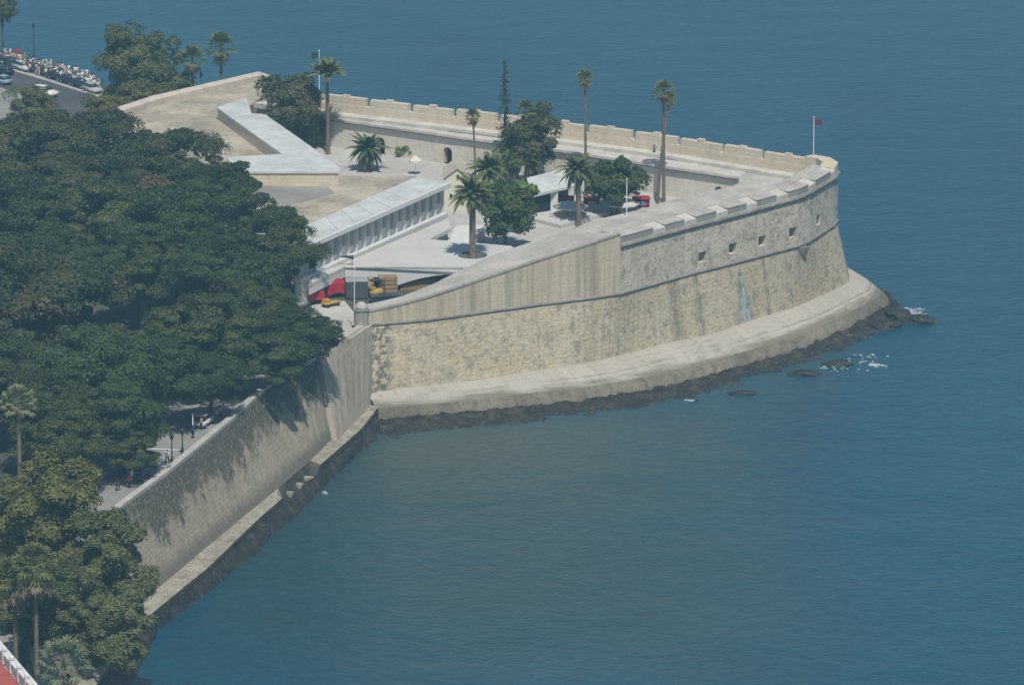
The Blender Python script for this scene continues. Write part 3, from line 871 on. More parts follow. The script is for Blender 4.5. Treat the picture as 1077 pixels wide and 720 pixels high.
ledge([flat(p, 0) for p in Lb], [Vector((-51, -250, 0)), Vector((-44.5, -175, 0)), Vector((-41.6, -150, 0))] + [P(x, y, 0) for x, y in wl2], 240, 10, 'rocky_shore', 1.5, 'dark rock ledge along the foot of the promenade sea wall', 0.35)
def boulder(px, py, r, h, label, seed, sx=1.0):
    rg = random.Random(seed); bm = bmesh.new(); bmesh.ops.create_icosphere(bm, subdivisions=3, radius=1)
    ph = [rg.uniform(0, 6) for _ in range(6)]
    for v in bm.verts:
        k = 1 + .22 * math.sin(v.co.x * 3 + ph[0]) * math.sin(v.co.y * 3.4 + ph[1]) + .14 * math.sin(v.co.z * 5 + ph[2] + v.co.x * 4) + .06 * math.sin(11 * v.co.x + ph[3]) * math.sin(9 * v.co.y)
        v.co = Vector((v.co.x * r * sx * k, v.co.y * r * k, v.co.z * h * k))
    me = bpy.data.meshes.new('boulder'); bm.to_mesh(me); bm.free(); me.materials.append(M['rock'])
    o = bpy.data.objects.new('boulder', me); COL.objects.link(o); o.location = P(px, py, 0)
    tag(o, label, 'rock', 'boulders awash off the bastion tip')
boulder(966, 338, 1.5, 0.9, 'flat brown boulder awash furthest off the bastion tip', 1, 1.7)
boulder(944, 333, 1.8, 1.2, 'brown boulder against the tip of the stone apron', 2, 1.2)
boulder(930, 344, 1.6, 0.9, 'dark boulder among foam just below the apron tip', 3, 1.4)
boulder(880, 383, 1.2, 0.55, 'small dark rock awash beside white foam patch', 4, 1.8)
boulder(846, 393, 1.3, 0.5, 'low dark rock in calm water below the gun ports', 5, 1.9)
boulder(780, 414, 1.0, 0.4, 'small low rock just off the ledge midway along the bastion', 6, 2.0)
boulder(728, 420, 0.6, 0.5, 'tiny rock with a white splash on it', 7, 1.3)
# foam
fm = plain('sea_foam', (0.42, 0.47, 0.49), 0.1, 2.0, 0.9, 0.1)
mb = MB(); rng = random.Random(12)
def foam(px, py, n, wx, wy, r0=.14):
    for _ in range(n):
        x, y = px + rng.gauss(0, wx), py + rng.gauss(0, wy); p = P(x, y, 0.05)
        r = r0 * rng.uniform(.5, 1.9); k = rng.randint(5, 7); st = rng.uniform(1.5, 4.5)
        pts = [(p.x + r * st * math.cos(2 * math.pi * i / k) * rng.uniform(.6, 1.2), p.y + r * 1.2 * math.sin(2 * math.pi * i / k) * rng.uniform(.6, 1.2)) for i in range(k)]
        mb.prism([(a, b, 0.04) for a, b in pts], [(p.x + (a - p.x) * .8, p.y + (b - p.y) * .8, 0.13) for a, b in pts])
foam(922, 384, 16, 4, 1.0, .10); foam(912, 374, 16, 12, 1.2, .05); foam(960, 330, 50, 8, 3, .07); foam(952, 326, 18, 3, 1.4, .1); foam(727, 421, 9, 1.6, .9, .11); foam(905, 380, 12, 10, 1.6, .05)
foam(343, 518, 8, 2, 1.5, .05); foam(880, 388, 20, 14, 1.5, .05)
tag(mb.build('foam', fm), 'white foam breaking over rocks around the bastion foot', 'foam', kind='stuff')

# ------------------------------------------------------------------ ground sheets
def sheet(name, pts, z, mat, label):
    m = MB(); pts = [(p[0], p[1], z) for p in pts]
    m.face(pts); o = m.build(name, mat)
    return tag(o, label, name.replace('_', ' '), kind='structure')
quay = [P(x, y, GZ) for x, y in [(-220, -2), (-60, 36), (0, 55), (60, 73), (105, 89), (150, 101), (200, 100)]]
g_pts = [flat(p, GZ) for p in T_] + [flat(cor[0], GZ), Vector((-12, -28, 0)), Vector((-8, 55, 0)), Vector((-28, 70, 0))] + [flat(p, GZ) for p in reversed(quay)] + [Vector((-220, -250, 0))]
# the park stands on a solid body: its edge wall falls to the sea along the quay
sheet('ground', [p - Vector((0.3, 0, 0)) for p in g_pts], GZ, M['ground'], 'bare park earth under the trees behind the sea wall')
mb = MB(); mb.quadstrip([flat(p, -2) for p in quay], [flat(p, GZ) for p in quay])
mb.build('quay_face', M['wall_left'], swall)
sheet('forecourt', [P(x, y, GZ) for x, y in [(322, 322), (362, 316), (374, 330), (372, 344), (338, 371), (300, 394), (290, 380)]], GZ + .012, M['court'], 'pale paved forecourt behind the sentry stump')
court_pts = [flat(p, 0) for p in off(cw, -0.5)] + [flat(p, 0) for p in hole_front] + [flat(p, 0) for p in reversed(inn[5:])] + [P(470, 275, CZ), P(430, 240, CZ), P(345, 190, CZ), P(300, 150, CZ)]
sheet('courtyard', court_pts, CZ, M['court'], 'pale grey paved courtyard inside the bastion')
# promenade strip along the wall, seen through the gap in the trees
pr_in = off(T_, -10)
mb = MB(); A = [flat(p, GZ + .006) for p in off(T_, -.7)]; B = [flat(p, GZ + .006) for p in pr_in]
for i in range(nb - 1): mb.face([A[i], B[i], B[i + 1], A[i + 1]])
tag(mb.build('promenade', M['pave']), 'grey paved promenade behind the sea wall', 'promenade', kind='structure')
def stripe(a, b, w, z, mat, name, label):
    a, b = Vector(a), Vector(b); d = (b - a).normalized(); n_ = Vector((-d.y, d.x, 0)) * w / 2
    return sheet(name, [a - n_, b - n_, b + n_, a + n_], z, mat, label)
stripe(P(150, 471, GZ), P(189, 473, GZ), .35, GZ + .012, M['paint'], 'paving_line', 'white painted line across the promenade')
stripe(P(148, 488, GZ), P(180, 490, GZ), .35, GZ + .012, M['paint'], 'paving_line', 'second white line across the promenade nearer the camera')
# road at the far left
road = [(x, y) for x, y in [(-60, 50), (0, 71), (50, 86), (105, 103), (130, 116), (150, 150), (90, 135), (62, 112), (30, 94), (0, 86), (-60, 66)]]
sheet('road', [P(x, y, GZ) for x, y in road], GZ + .006, M['asphalt'], 'grey asphalt road curving behind the trees')
kl = [P(x, y, GZ) for x, y in [(-60, 49), (0, 70), (50, 85), (104, 102)]]
mb = MB(); mb.sweep(kl, [(-0.35, -.1), (0.35, -.1), (0.35, .13), (-0.35, .13)])
tag(mb.build('kerb', M['kerb']), 'pale kerb along the far side of the road', 'kerb', kind='structure')
sheet('pavement', [P(x, y, GZ) for x, y in [(-60, 35), (0, 56), (60, 74), (105, 90), (112, 103), (104, 101), (50, 84), (0, 69), (-60, 48)]], GZ + .012, M['pave'], 'pale promenade pavement between road and sea')
sheet('plaza', [P(x, y, GZ) for x, y in [(-60, 78), (0, 92), (26, 100), (34, 118), (0, 125), (-60, 120)]], GZ + .010, M['pave'], 'light paved plaza beside the road')

# ------------------------------------------------------------------ terraces and buildings on the landward side
SZ = 16.8
terr = thing('terrace_building', 'sandy roof terrace behind the trees with pale coping along its seaward edge', 'terrace')
tpx = [(120, 126), (165, 110.5), (275, 85.5), (288, 92), (262, 112), (268, 127), (281, 129), (326, 162), (357, 185), (437, 185), (420, 200), (350, 240), (318, 258), (270, 262), (200, 215), (130, 175)]
tp = [P(x, y, SZ) for x, y in tpx]
mb = MB(); mb.poly_prism([(p.x, p.y) for p in tp], 9.0, SZ); mb.build('sandy_roof', M['sand'], terr)
mb = MB(); mb.sweep([P(x, y, SZ) for x, y in [(120, 124), (166, 109), (275, 84), (290, 91)]], [(-.8, -7), (.9, -7), (.9, 1.0), (-.8, 1.2)]); mb.build('coping_wall', M['sill'], terr)
# low ridges of the sloping roof
mb = MB(); mb.face([P(x, y, SZ + .006) for x, y in [(268, 196), (345, 196), (352, 203), (318, 213), (300, 216), (262, 208)]]); mb.build('grey_screed', M['screed'], terr)
LZ = 18.7
lp = [(229, 112.6), (260, 102.6), (265, 119), (280, 120), (325, 153), (356, 176), (356, 180), (245, 180), (240, 165), (295, 161.5)]
lpp = [P(x, y, LZ) for x, y in lp]
lb_ = thing('pavilion', 'flat white L-shaped roof pavilion on the sandy terrace', 'building')
mb = MB(); mb.poly_prism([(p.x, p.y) for p in lpp], SZ - .5, LZ - .3); mb.build('wall', M['cream'], lb_)
cen = sum((Vector((p.x, p.y, 0)) for p in lpp), Vector()) / len(lpp)
mb = MB(); mb.poly_prism([(p.x + (.15 if p.x > cen.x else -.15), p.y - .2) for p in lpp], LZ - .29, LZ); mb.build('roof', M['roofwhite'], lb_)
for t in (.25, .5, .75):
    a = P(232 + 60 * t, 112 + 47 * t, LZ); b = P(262 + 70 * t, 106 + 52 * t, LZ)
    mb = MB(); mb.sweep([flat(a.lerp(b, .04), LZ + .003), flat(a.lerp(b, .85), LZ + .003)], [(-.04, 0), (.04, 0), (.04, .03), (-.04, .03)]); mb.build('roof_seam', M['roofseam'], lb_)

# long white building with fins
DZ = 15.0
RBZ = 19.6
BL, TL, TR, BR = (P(x, y, RBZ) for x, y in [(312, 241), (437.5, 186), (473, 193), (318, 261)])
bld = thing('long_building', 'long white building with flat roof and row of vertical fins over the terrace', 'building')
fd = (TR - BR); fl = fd.length; fd.normalize(); fn = Vector((fd.y, -fd.x, 0))
roof_pts = [BR, TR, TL, BL]
mb = MB(); mb.poly_prism([(p.x, p.y) for p in roof_pts], RBZ - .32, RBZ); ro = mb.build('roof', M['roofwhite'], bld)
mb = MB(); e0, e1 = BR + fn * .06, TR + fn * .06
mb.sweep([flat(e0, RBZ), flat(e1, RBZ)], [(-.3, -.30), (.12, -.42), (.12, .12), (-.3, .12)]); mb.build('fascia', M['white'], ro)
w0, w1 = BR - fn * 1.15, TR - fn * 1.15
mb = MB(); mb.poly_prism([(w0.x, w0.y), (w1.x - fd.x * .3, w1.y - fd.y * .3), (TL.x, TL.y - .4), (BL.x + .6, BL.y)], DZ - 4, RBZ - .33); mb.build('wall', M['white'], bld)
mb = MB(); a, b = w0 + fn * .95, w1 + fn * .95
mb.poly_prism([(w0.x, w0.y), (w1.x - fd.x * .2, w1.y - fd.y * .2), ((b - fd * .2).x, (b - fd * .2).y), (a.x, a.y)], DZ - 4, DZ + .4); mb.build('plinth', M['white'], bld)
nf = 19
fang = math.atan2(fd.y, fd.x)
for k in range(nf):
    c = w0 + fn * .26 + fd * (.4 + (fl - 1.0) * k / (nf - 1))
    mb = MB(); mb.box((c.x, c.y, DZ + .4), (.18, .50, RBZ - .34 - DZ - .4), fang); mb.build('fin', M['white'], bld)
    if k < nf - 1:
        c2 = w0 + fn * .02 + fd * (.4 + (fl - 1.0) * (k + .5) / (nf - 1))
        wo_ = MB(); wo_.box((c2.x, c2.y, DZ + 1.55 + .35 * math.sin(k * 2.7)), (fl / nf * .74, .10, 2.65 - .35 * math.sin(k * 2.7)), fang); wo_.build('window', M['bay_shade'], bld)  # grey panel painted as the shade under the roof, no opening here

for t in (.12, .24, .36, .48, .6, .72, .84):
    q0, q1 = BR.lerp(TR, t), BL.lerp(TL, t)
    mb = MB(); mb.sweep([flat(q0, RBZ + .003), flat(q1, RBZ + .003)], [(-.035, 0), (.035, 0), (.035, .035), (-.035, .035)]); mb.build('roof_seam', M['roofseam'], ro)
mb = MB(); mb.sweep([flat(BR + fn * .19, RBZ - .45), flat(TR + fn * .19, RBZ - .45)], [(-.01, 0), (.13, 0), (.13, .12), (-.01, .12)]); mb.build('gutter', M['hub'], ro)

# white terrace deck in front of it with an arched opening below
deck = thing('terrace_deck', 'white paved terrace deck raised over an arched opening', 'terrace')
dpx = [(363, 280), (480, 280), (500, 281), (545, 264), (538, 258.5), (452, 251.5), (474, 240), (472, 229), (330, 290), (325, 299)]
dp = [P(x, y, DZ) for x, y in dpx]
mb = MB(); mb.poly_prism([(p.x, p.y) for p in dp], DZ - .5, DZ); mb.build('slab', M['deckwhite'], deck)
mb = MB(); mb.sweep([dp[0] + Vector((-.05, -.10, -.12)), dp[2] + Vector((.4, -.10, -.12))], [(-.1, -.14), (.06, -.14), (.06, .0), (-.1, .0)]); mb.build('shadow_gap_strip', M['cordon'], deck)  # dark strip stands in for the shadow gap between slab and fascia
a, b = dp[0], dp[1]
def fascia(a, b, name, arch=None):
    mb = MB(); n_ = 40; d = (b - a)
    for i in range(n_):
        t0, t1 = i / n_, (i + 1) / n_
        def lowz(t):
            if arch is None: return DZ - 1.5
            k = (t - arch[0]) / (arch[1] - arch[0])
            return DZ - 1.1 - 2.0 * max(0, (1 - k)) ** 2 if 0 <= k <= 1 else (GZ if k < 0 and k > -.03 else DZ - 1.5)
        p0, p1 = a + d * t0, a + d * t1
        mb.face([flat(p0, lowz(t0)), flat(p1, lowz(t1)), flat(p1, DZ - .001), flat(p0, DZ - .001)])
    return mb.build(name, M['white'], deck)
nrm_ = Vector((0, -1, 0)) * .03
fascia(a + nrm_, b + nrm_, 'fascia', (.40, 1.0))
fascia(dp[1] + nrm_, dp[2] + nrm_, 'fascia')
fascia(dp[-1] + Vector((-.03, -.02, 0)), a + Vector((-.03, -.02, 0)), 'side_fascia')
bk0, bk1 = a + Vector((2, 9, 0)), b + Vector((4, 6, 0))
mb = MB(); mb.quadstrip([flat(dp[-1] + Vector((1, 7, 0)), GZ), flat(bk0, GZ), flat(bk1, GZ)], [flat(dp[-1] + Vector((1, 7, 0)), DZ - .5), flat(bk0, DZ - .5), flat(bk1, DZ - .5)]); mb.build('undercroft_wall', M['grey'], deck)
mb = MB()
for t in (.02, .17, .32):
    p = a.lerp(b, t); mb = MB(); mb.box((p.x, p.y + .6, GZ), (.5, .5, DZ - .5 - GZ)); mb.build('pillar', M['white'], deck)
# round planter hole of the date palm
pc = P(497, 268.5, DZ)
mb = MB(); mb.lathe((pc.x, pc.y, DZ), [(2.0, .004), (2.0, .16), (1.75, .16), (1.75, .05), (0.1, .05)], 28); 
tag(mb.build('tree_planter', M['grey']), 'round sunken planter ring at the foot of the terrace date palm', 'planter')
# lamp horn on the facade
lp_ = P(368, 270, DZ + 1.2)
sgn_ = thing('wall_lantern', 'dark horn-shaped lantern on the white facade above the deck', 'lantern', lp_)
mb = MB(); mb.tube([(-1.6, .2, 0), (0, 0, -.02), (.5, 0, -.05)], [.04, .22, .30], 8); mb.build('lamp_head', M['metal_dark'], sgn_)
mb = MB(); mb.tube([(.3, 0, -1.2), (.3, 0, 0)], [.05, .05], 6); mb.build('post', M['metal_dark'], sgn_)

# small gabled yellow house
hc = P(481, 221, CZ); hz0 = CZ
hs = thing('gabled_house', 'small pale yellow gabled house at the end of the long building', 'house', (hc.x, hc.y, CZ))
def Z_(py): return z_at(hc, py) - CZ
ew, zp, ze = 1.95, Z_(177), Z_(188)
mb = MB(); mb.prism([(-ew, 0, 0), (ew, 0, 0), (ew, 0, ze), (0, 0, zp), (-ew, 0, ze)], [(-ew, 7, 0), (ew, 7, 0), (ew, 7, ze), (0, 7, zp), (-ew, 7, ze)]); mb.build('wall', M['yellow_house'], hs)
mb = MB()
for sg in (-1, 1):
    mb.prism([(0, -.3, zp + .02), (sg * (ew + .3), -.3, ze - .12), (sg * (ew + .3), 7.2, ze - .12), (0, 7.2, zp + .02)], [(0, -.3, zp + .22), (sg * (ew + .3), -.3, ze + .08), (sg * (ew + .3), 7.2, ze + .08), (0, 7.2, zp + .22)])
mb.build('roof', M['tile'], hs)
for (x, z) in ((0.1, ze - .2), (-.9, ze - 3.0), (.9, ze - 3.0)):
    f_ = MB(); f_.box((x, -.02, z), (.55, .08, .9)); fo = f_.build('window', M['white'], hs)
    f_ = MB(); f_.box((x, -.05, z + .1), (.38, .06, .7)); f_.build('pane', M['glassdark'], fo)

# folded white canopy on pillars
CAZ = 16.2
cn = [P(554, 187, CAZ + .7), P(598, 176, CAZ + 1.0), P(612, 193, CAZ + .1), P(559, 205.5, CAZ - .1)]
can = thing('white_canopy', 'sloping white concrete canopy on pillars in the courtyard', 'canopy')
mb = MB(); mb.prism([p - Vector((0, 0, .35)) for p in cn], cn); mb.build('roof', M['roofwhite'], can)
for px, t in ((578, .45), (607, .92)):
    p = cn[3].lerp(cn[2], t) + Vector((0, 1.0, 0)); mb = MB(); mb.box((p.x, p.y, CZ), (1.05, .8, 3.2)); mb.build('pillar', M['white'], can)
p = cn[3] + Vector((.5, 2, 0)); q = cn[2] + Vector((0, 5, 0)); r_ = cn[0] + Vector((.5, -1, 0)); s_ = cn[1] + Vector((0, -1, 0))
mb = MB(); mb.quadstrip([flat(p, CZ), flat(r_, CZ), flat(s_, CZ)], [flat(p, CAZ - .8), flat(r_, CAZ + .2), flat(s_, CAZ + .4)]); mb.build('back_wall', M['grey'], can)
# low platform under the canopy and steps
pl = thing('canopy_platform', 'low white platform with steps below the courtyard canopy', 'platform')
mb = MB()
pp = [P(x, y, CZ + .5) for x, y in [(548, 226), (560, 214), (640, 207), (668, 214), (640, 223), (590, 237)]]
mb.poly_prism([(p.x, p.y) for p in pp], CZ - .2, CZ + .5); mb.build('slab', M['deckwhite'], pl)
def steps(par, a, b, depth, n, z0, dz, away, name='step'):
    """n steps between a and b (front edge), each further along `away`"""
    for k in range(n):
        o_ = away * depth * k
        m = MB(); q0, q1 = a + o_, b + o_; e = away * (depth * (n - k))
        m.poly_prism([(q0.x, q0.y), (q1.x, q1.y), (q1.x + e.x, q1.y + e.y), (q0.x + e.x, q0.y + e.y)], z0 + dz * k - (.0 if k else .3), z0 + dz * (k + 1))
        m.build(name, M['white'], par)
steps(pl, P(537, 246, CZ - .9), P(588, 238, CZ - .9), .75, 7, CZ - .9, .2, Vector((-.12, 1, 0)).normalized())
st2 = thing('stairway', 'white stone stairway between the long building and the date palm', 'stairs')
steps(st2, P(466, 262, CZ + .2), P(497, 262, CZ + .2), 1.0, 9, CZ + .2, .16, Vector((.2, 1, 0)).normalized())

# ------------------------------------------------------------------ bottom-left red house with white balustrade
RZ = 17.0
e0, e1 = P(-25, 655, RZ), P(32, 722, RZ)
rb = thing('red_house', 'red-walled house at the lower left with white balustraded roof edge', 'house')
d = (e1 - e0).normalized(); n_ = Vector((-d.y, d.x, 0))
if n_.x > 0: n_ = -n_
mb = MB(); q = [e0 - d * 10, e1 + d * 12, e1 + d * 12 + n_ * 14, e0 - d * 10 + n_ * 14]
mb.poly_prism([(p.x, p.y) for p in q], GZ, RZ - .6); mb.build('wall', M['red_wall'], rb)
mb = MB(); mb.sweep([flat(q[0], RZ - .6), flat(q[1], RZ - .6)], [(-1.3, -.3), (.25, -.3), (.35, .0), (.25, .1), (-1.3, .1)]); mb.build('cornice', M['white'], rb)
L_ = (q[1] - q[0]).length; rail = MB(); rail.sweep([flat(q[0] + n_ * .2, RZ + .45), flat(q[1] + n_ * .2, RZ + .45)], [(-.2, 0), (.2, 0), (.2, .18), (-.2, .18)]); ra = rail.build('balustrade_rail', M['white'], rb)
k = 0.6
while k < L_:
    p = q[0] + d * k + n_ * .2
    mb = MB(); mb.lathe((p.x, p.y, RZ - .5), [(.16, 0), (.10, .15), (.19, .42), (.09, .75), (.15, .95)], 8); mb.build('baluster', M['white'], ra, smooth=True)
    k += 1.05
k = 1.0
while k < L_:
    p = q[0] + d * k + n_ * .2
    mb = MB(); mb.box((p.x, p.y, RZ - .5), (.55, .55, 1.35), math.atan2(d.y, d.x)); mb.lathe((p.x, p.y, RZ + .85), [(.15, 0), (.3, .12), (.26, .35), (.06, .5)], 8); mb.build('pedestal', M['white'], rb)
    k += 3.15

# ------------------------------------------------------------------ vegetation
def leaf_mesh(name, pts, nrm, size, mats, mi, rng, bend=0.25, aspect=1.0):
    """one four-cornered leaf spray per point"""
    n = len(pts)
    up = rng.normal(size=(n, 3)); nrm = nrm / (np.linalg.norm(nrm, axis=1, keepdims=True) + 1e-9)
    t = np.cross(nrm, up); t /= (np.linalg.norm(t, axis=1, keepdims=True) + 1e-9)
    b = np.cross(nrm, t)
    s = (size * rng.uniform(.55, 1.35, n))[:, None]
    k = rng.uniform(.45, .8, n)[:, None] * aspect
    v = np.stack([pts - t * s, pts + b * s * k - nrm * s * bend * rng.uniform(0, 1, n)[:, None], pts + t * s, pts - b * s * k - nrm * s * bend * rng.uniform(0, 1, n)[:, None]], 1).reshape(-1, 3)
    me = bpy.data.meshes.new(name)
    me.vertices.add(n * 4); me.vertices.foreach_set('co', v.ravel())
    me.loops.add(n * 4); me.loops.foreach_set('vertex_index', np.arange(n * 4))
    me.polygons.add(n); me.polygons.foreach_set('loop_start', np.arange(n) * 4)
    for m in mats: me.materials.append(m)
    if mi is not None: me.polygons.foreach_set('material_index', mi)
    me.update(); me.validate()
    return me

def crown_points(rng, rx, ry, rz, nblob, per, flat_=0.55, rb=(.22, .36), hollow=0.55, zlow=-0.35):
    P_, N_ = [], []
    for k in range(nblob):
        while True:
            d = rng.normal(size=3); d /= np.linalg.norm(d)
            if d[2] > zlow: break
        rad = rng.uniform(hollow, 0.92) if rng.uniform() < .8 else rng.uniform(0.1, hollow)
        c = d * rad * np.array([rx, ry, rz])
        r = rng.uniform(*rb) * (rx + ry) / 2
        n = int(per * rng.uniform(.75, 1.25))
        q = rng.normal(size=(n, 3)); q /= np.linalg.norm(q, axis=1, keepdims=True)
        flip = (q[:, 2] < -0.15) & (rng.uniform(size=n) < .7); q[flip, 2] *= -1
        wob = 1 + .22 * np.sin(q[:, 0] * 4 + k) * np.sin(q[:, 1] * 4.6 + k * 2) 
        rr = (rng.uniform(.72, 1.04, n) * wob)[:, None]
        p = c + q * rr * np.array([r, r, r * flat_])
        P_.append(p); N_.append(q * .75 + d * .25 + np.array([0, 0, .45]) + rng.normal(size=(n, 3)) * .38)
    return np.concatenate(P_), np.concatenate(N_)

def crown_mesh(name, seed, rx, ry, rz, nblob, per, leaf, mat, **kw):
    rng = np.random.default_rng(seed)
    p, n = crown_points(rng, rx, ry, rz, nblob, per, **kw)
    return leaf_mesh(name, p, n, leaf, [mat], None, rng)

def trunk_mesh(name, seed, h, r, spread, nl=6, mat=None, multi=1):
    """tapered trunk with limbs that reach into the crown; origin at the foot"""
    rg = random.Random(seed); mb = MB()
    for m in range(multi):
        ox, oy = (0, 0) if multi == 1 else (.4 * math.cos(m * 2.4), .4 * math.sin(m * 2.4))
        fork = h * .38
        mb.tube([(ox, oy, -.2), (ox * 1.2 + .1, oy * 1.2, fork * .5), (ox * 1.8, oy * 1.8 + .1, fork)], [r * 1.25, r, r * .85], 9)
        for k in range(nl):
            a = 2 * math.pi * (k + rg.uniform(-.3, .3)) / nl + m; s_ = spread * rg.uniform(.55, .95); hh = h * rg.uniform(.75, 1.05)
            mb.tube([(ox * 1.8, oy * 1.8 + .1, fork * .92), (math.cos(a) * s_ * .45, math.sin(a) * s_ * .45, fork + (hh - fork) * .5), (math.cos(a) * s_, math.sin(a) * s_, hh)], [r * .55, r * .36, r * .10], 6)
    o = mb.build(name, mat or M['bark'], smooth=True); me = o.data
    bpy.data.objects.remove(o)
    return me

def part(name, me, parent, loc=(0, 0, 0), rz=0.0, scale=None):
    o = bpy.data.objects.new(name, me); COL.objects.link(o); o.parent = parent; o.location = loc; o.rotation_euler = (0, 0, rz)
    if scale: o.scale = scale
    return o

FIC = [crown_mesh('crown', 100 + k, 9.2, 9.2, 7.6, 70, 900, 0.205, M['ficus'] if k % 2 == 0 else M['ficus_brown'], flat_=.52, rb=(.10, .35), zlow=-.8, hollow=.66) for k in range(4)]
FICT = [trunk_mesh('trunk', k, 8.5, .75, 6.0, 8) for k in range(2)]
PLA = [crown_mesh('crown', 200 + k, 7.0, 7.0, 6.8, 100, 620, 0.18, M['plane'], flat_=.8, rb=(.13, .26), zlow=-.9, hollow=.35) for k in range(2)]
PLAT = [trunk_mesh('trunk', 10 + k, 8.0, .4, 4.4, 7) for k in range(2)]
tree_rng = random.Random(77)
def tree(kind, px, py, zc, rx_px, label, group, hs=1.0, cat='tree', name=None, gz=GZ, trunk_off=(0, 0)):
    """tree whose crown centre shows at (px, py); zc is the crown centre's height"""
    c = P(px, py, zc); sc_ = (py + 1040) / CAM_H * .985
    r = rx_px / sc_
    i = tree_rng.randrange(4)
    cm, base, tm = (FIC[i], 9.2, FICT[i % 2]) if kind == 'ficus' else ((FIC[(i // 2) * 2 + (kind == 'ficus_brown')], 9.2, FICT[i % 2]) if kind.startswith('ficus') else (PLA[i % 2], 7.0, PLAT[i % 2]))
    k = r / base
    t = thing(name or 'broadleaf_tree', label, cat, (c.x + trunk_off[0], c.y + trunk_off[1], gz), 0, group)
    part('crown', cm, t, (-trunk_off[0], -trunk_off[1], zc - gz), tree_rng.uniform(0, 6.28), (k, k, k * hs))
    th = (zc - gz + 1.5) / (8.5 if kind.startswith('fic') else 8.0)
    part('trunk', tm, t, (0, 0, 0), tree_rng.uniform(0, 6.28), (k * .95, k * .95, th))
    return t
G1 = 'park trees behind the sea wall'
F = [
 (40, 172, 20, 62, 'ficus_b', 'dark broad tree behind the grey road, with the fir tree at its left'),
 (112, 168, 20, 60, 'ficus_b', 'wide brown-tinged tree just below the road bend'),
 (182, 182, 20, 54, 'ficus_b', 'brown-tinged tree beside the sandy terrace edge'),
 (236, 214, 20, 52, 'ficus', 'dark tree reaching up to the white pavilion roof'),
 (290, 262, 19, 47, 'ficus', 'dark tree overlapping the near end of the long white building roof'),
 (20, 240, 20, 62, 'ficus', 'dark tree at the photo edge, level with the long building'),
 (98, 240, 20, 62, 'ficus', 'dense dark tree in the middle of the park, second row from the road'),
 (172, 252, 20, 58, 'ficus', 'dark layered tree amid the park directly left of the gap of bare limbs'),
 (240, 292, 19.5, 56, 'ficus', 'dark layered tree level with the red awning'),
 (312, 350, 16.6, 47, 'ficus', 'dark tree leaning over the sea wall below the sentry stump'),
 (56, 335, 23, 84, 'ficus_b', 'big tree with a sunlit olive and brown top near the photo edge'),
 (215, 355, 19.5, 56, 'ficus', 'dark layered tree halfway down the sea wall'),
 (274, 378, 16.2, 46, 'ficus', 'shadowy tree whose shade falls across the sea wall'),
 (96, 395, 20.5, 66, 'ficus', 'bright-topped green tree above the lamp posts'),
 (20, 400, 20, 56, 'ficus', 'green tree behind the pale palm at the photo edge'),
 (125, 440, 18.5, 46, 'ficus', 'green tree beside the promenade gap with its white lines'),
 (262, 330, 18.5, 44, 'ficus', 'dark tree whose crown almost touches the yellow cart'),
 (150, 285, 19.0, 46, 'ficus', 'dark tree filling the heart of the park'),
 (66, 285, 20, 54, 'ficus', 'dark green tree just behind the big olive-topped tree'),
 (2, 300, 20, 50, 'ficus_b', 'dark tree cut by the photo edge behind the olive-topped tree'),
 (14, 345, 20, 52, 'ficus_b', 'olive tree cut by the photo edge above the pale palm'),
 (168, 395, 18.5, 46, 'ficus', 'green tree over the promenade just beyond the lamp posts'),
 (222, 398, 17, 34, 'ficus', 'small dark tree beside the promenade parapet'),
 (60, 430, 20, 50, 'ficus', 'green tree between the pale palm and the promenade'),
 (150, 205, 20, 50, 'ficus_b', 'russet-topped tree in the row below the terrace'),
 (70, 205, 20, 52, 'ficus_b', 'dark tree next to the pointed fir'),
 (138, 474, 15.5, 28, 'ficus', 'small dark tree shading the near end of the promenade'),
 (60, 462, 18, 48, 'ficus', 'dark green tree above the yellow-green tree at the lower left'),
]
for (px, py, zc, r, kd, lab) in F:
    kind = 'ficus_brown' if kd == 'ficus_b' else 'ficus_plain'
    tree(kind, px, py, zc, r, lab, G1, hs=.72 if px in (312, 274) else 1.0, trunk_off=(-8, 3) if px in (312, 274) else (0, 0))
for (px, py, zc, r, hs, lab) in [
 (58, 553, 19, 62, 1.15, 'big yellow-green tree at the lower left beside the sea wall'),
 (112, 592, 16.5, 52, 1.05, 'yellow-green tree bulging over the sea wall foot'),
 (14, 545, 18.5, 44, 1.1, 'yellow-green tree cut by the photo edge above the twin fan palms'),
 (118, 660, 14.5, 46, 1.1, 'loose bronze-green tree at the water edge beside the pale palm'),
 (62, 640, 16, 48, 1.0, 'dull green tree behind the twin fan palms'),
 (10, 620, 16, 36, 1.0, 'green tree behind the white balustrade'),
 (146, 72, 17.5, 46, 1.15, 'rounded olive tree beside the parked cars and the sea'),
 (146, 116, 15, 32, 1.0, 'low dark tree at the corner of the sandy terrace'),
 (108, 118, 15.5, 26, .9, 'small green tree at the near bend of the road'),
 (34, 118, 16, 32, 1.0, 'sparse yellowish tree beside the light plaza'),
 (2, 8, 18, 16, 1.0, 'treetop cut by the upper left corner of the photo'),
]:
    tree('plane', px, py, zc, r, lab, G1, hs=hs, gz=GZ)

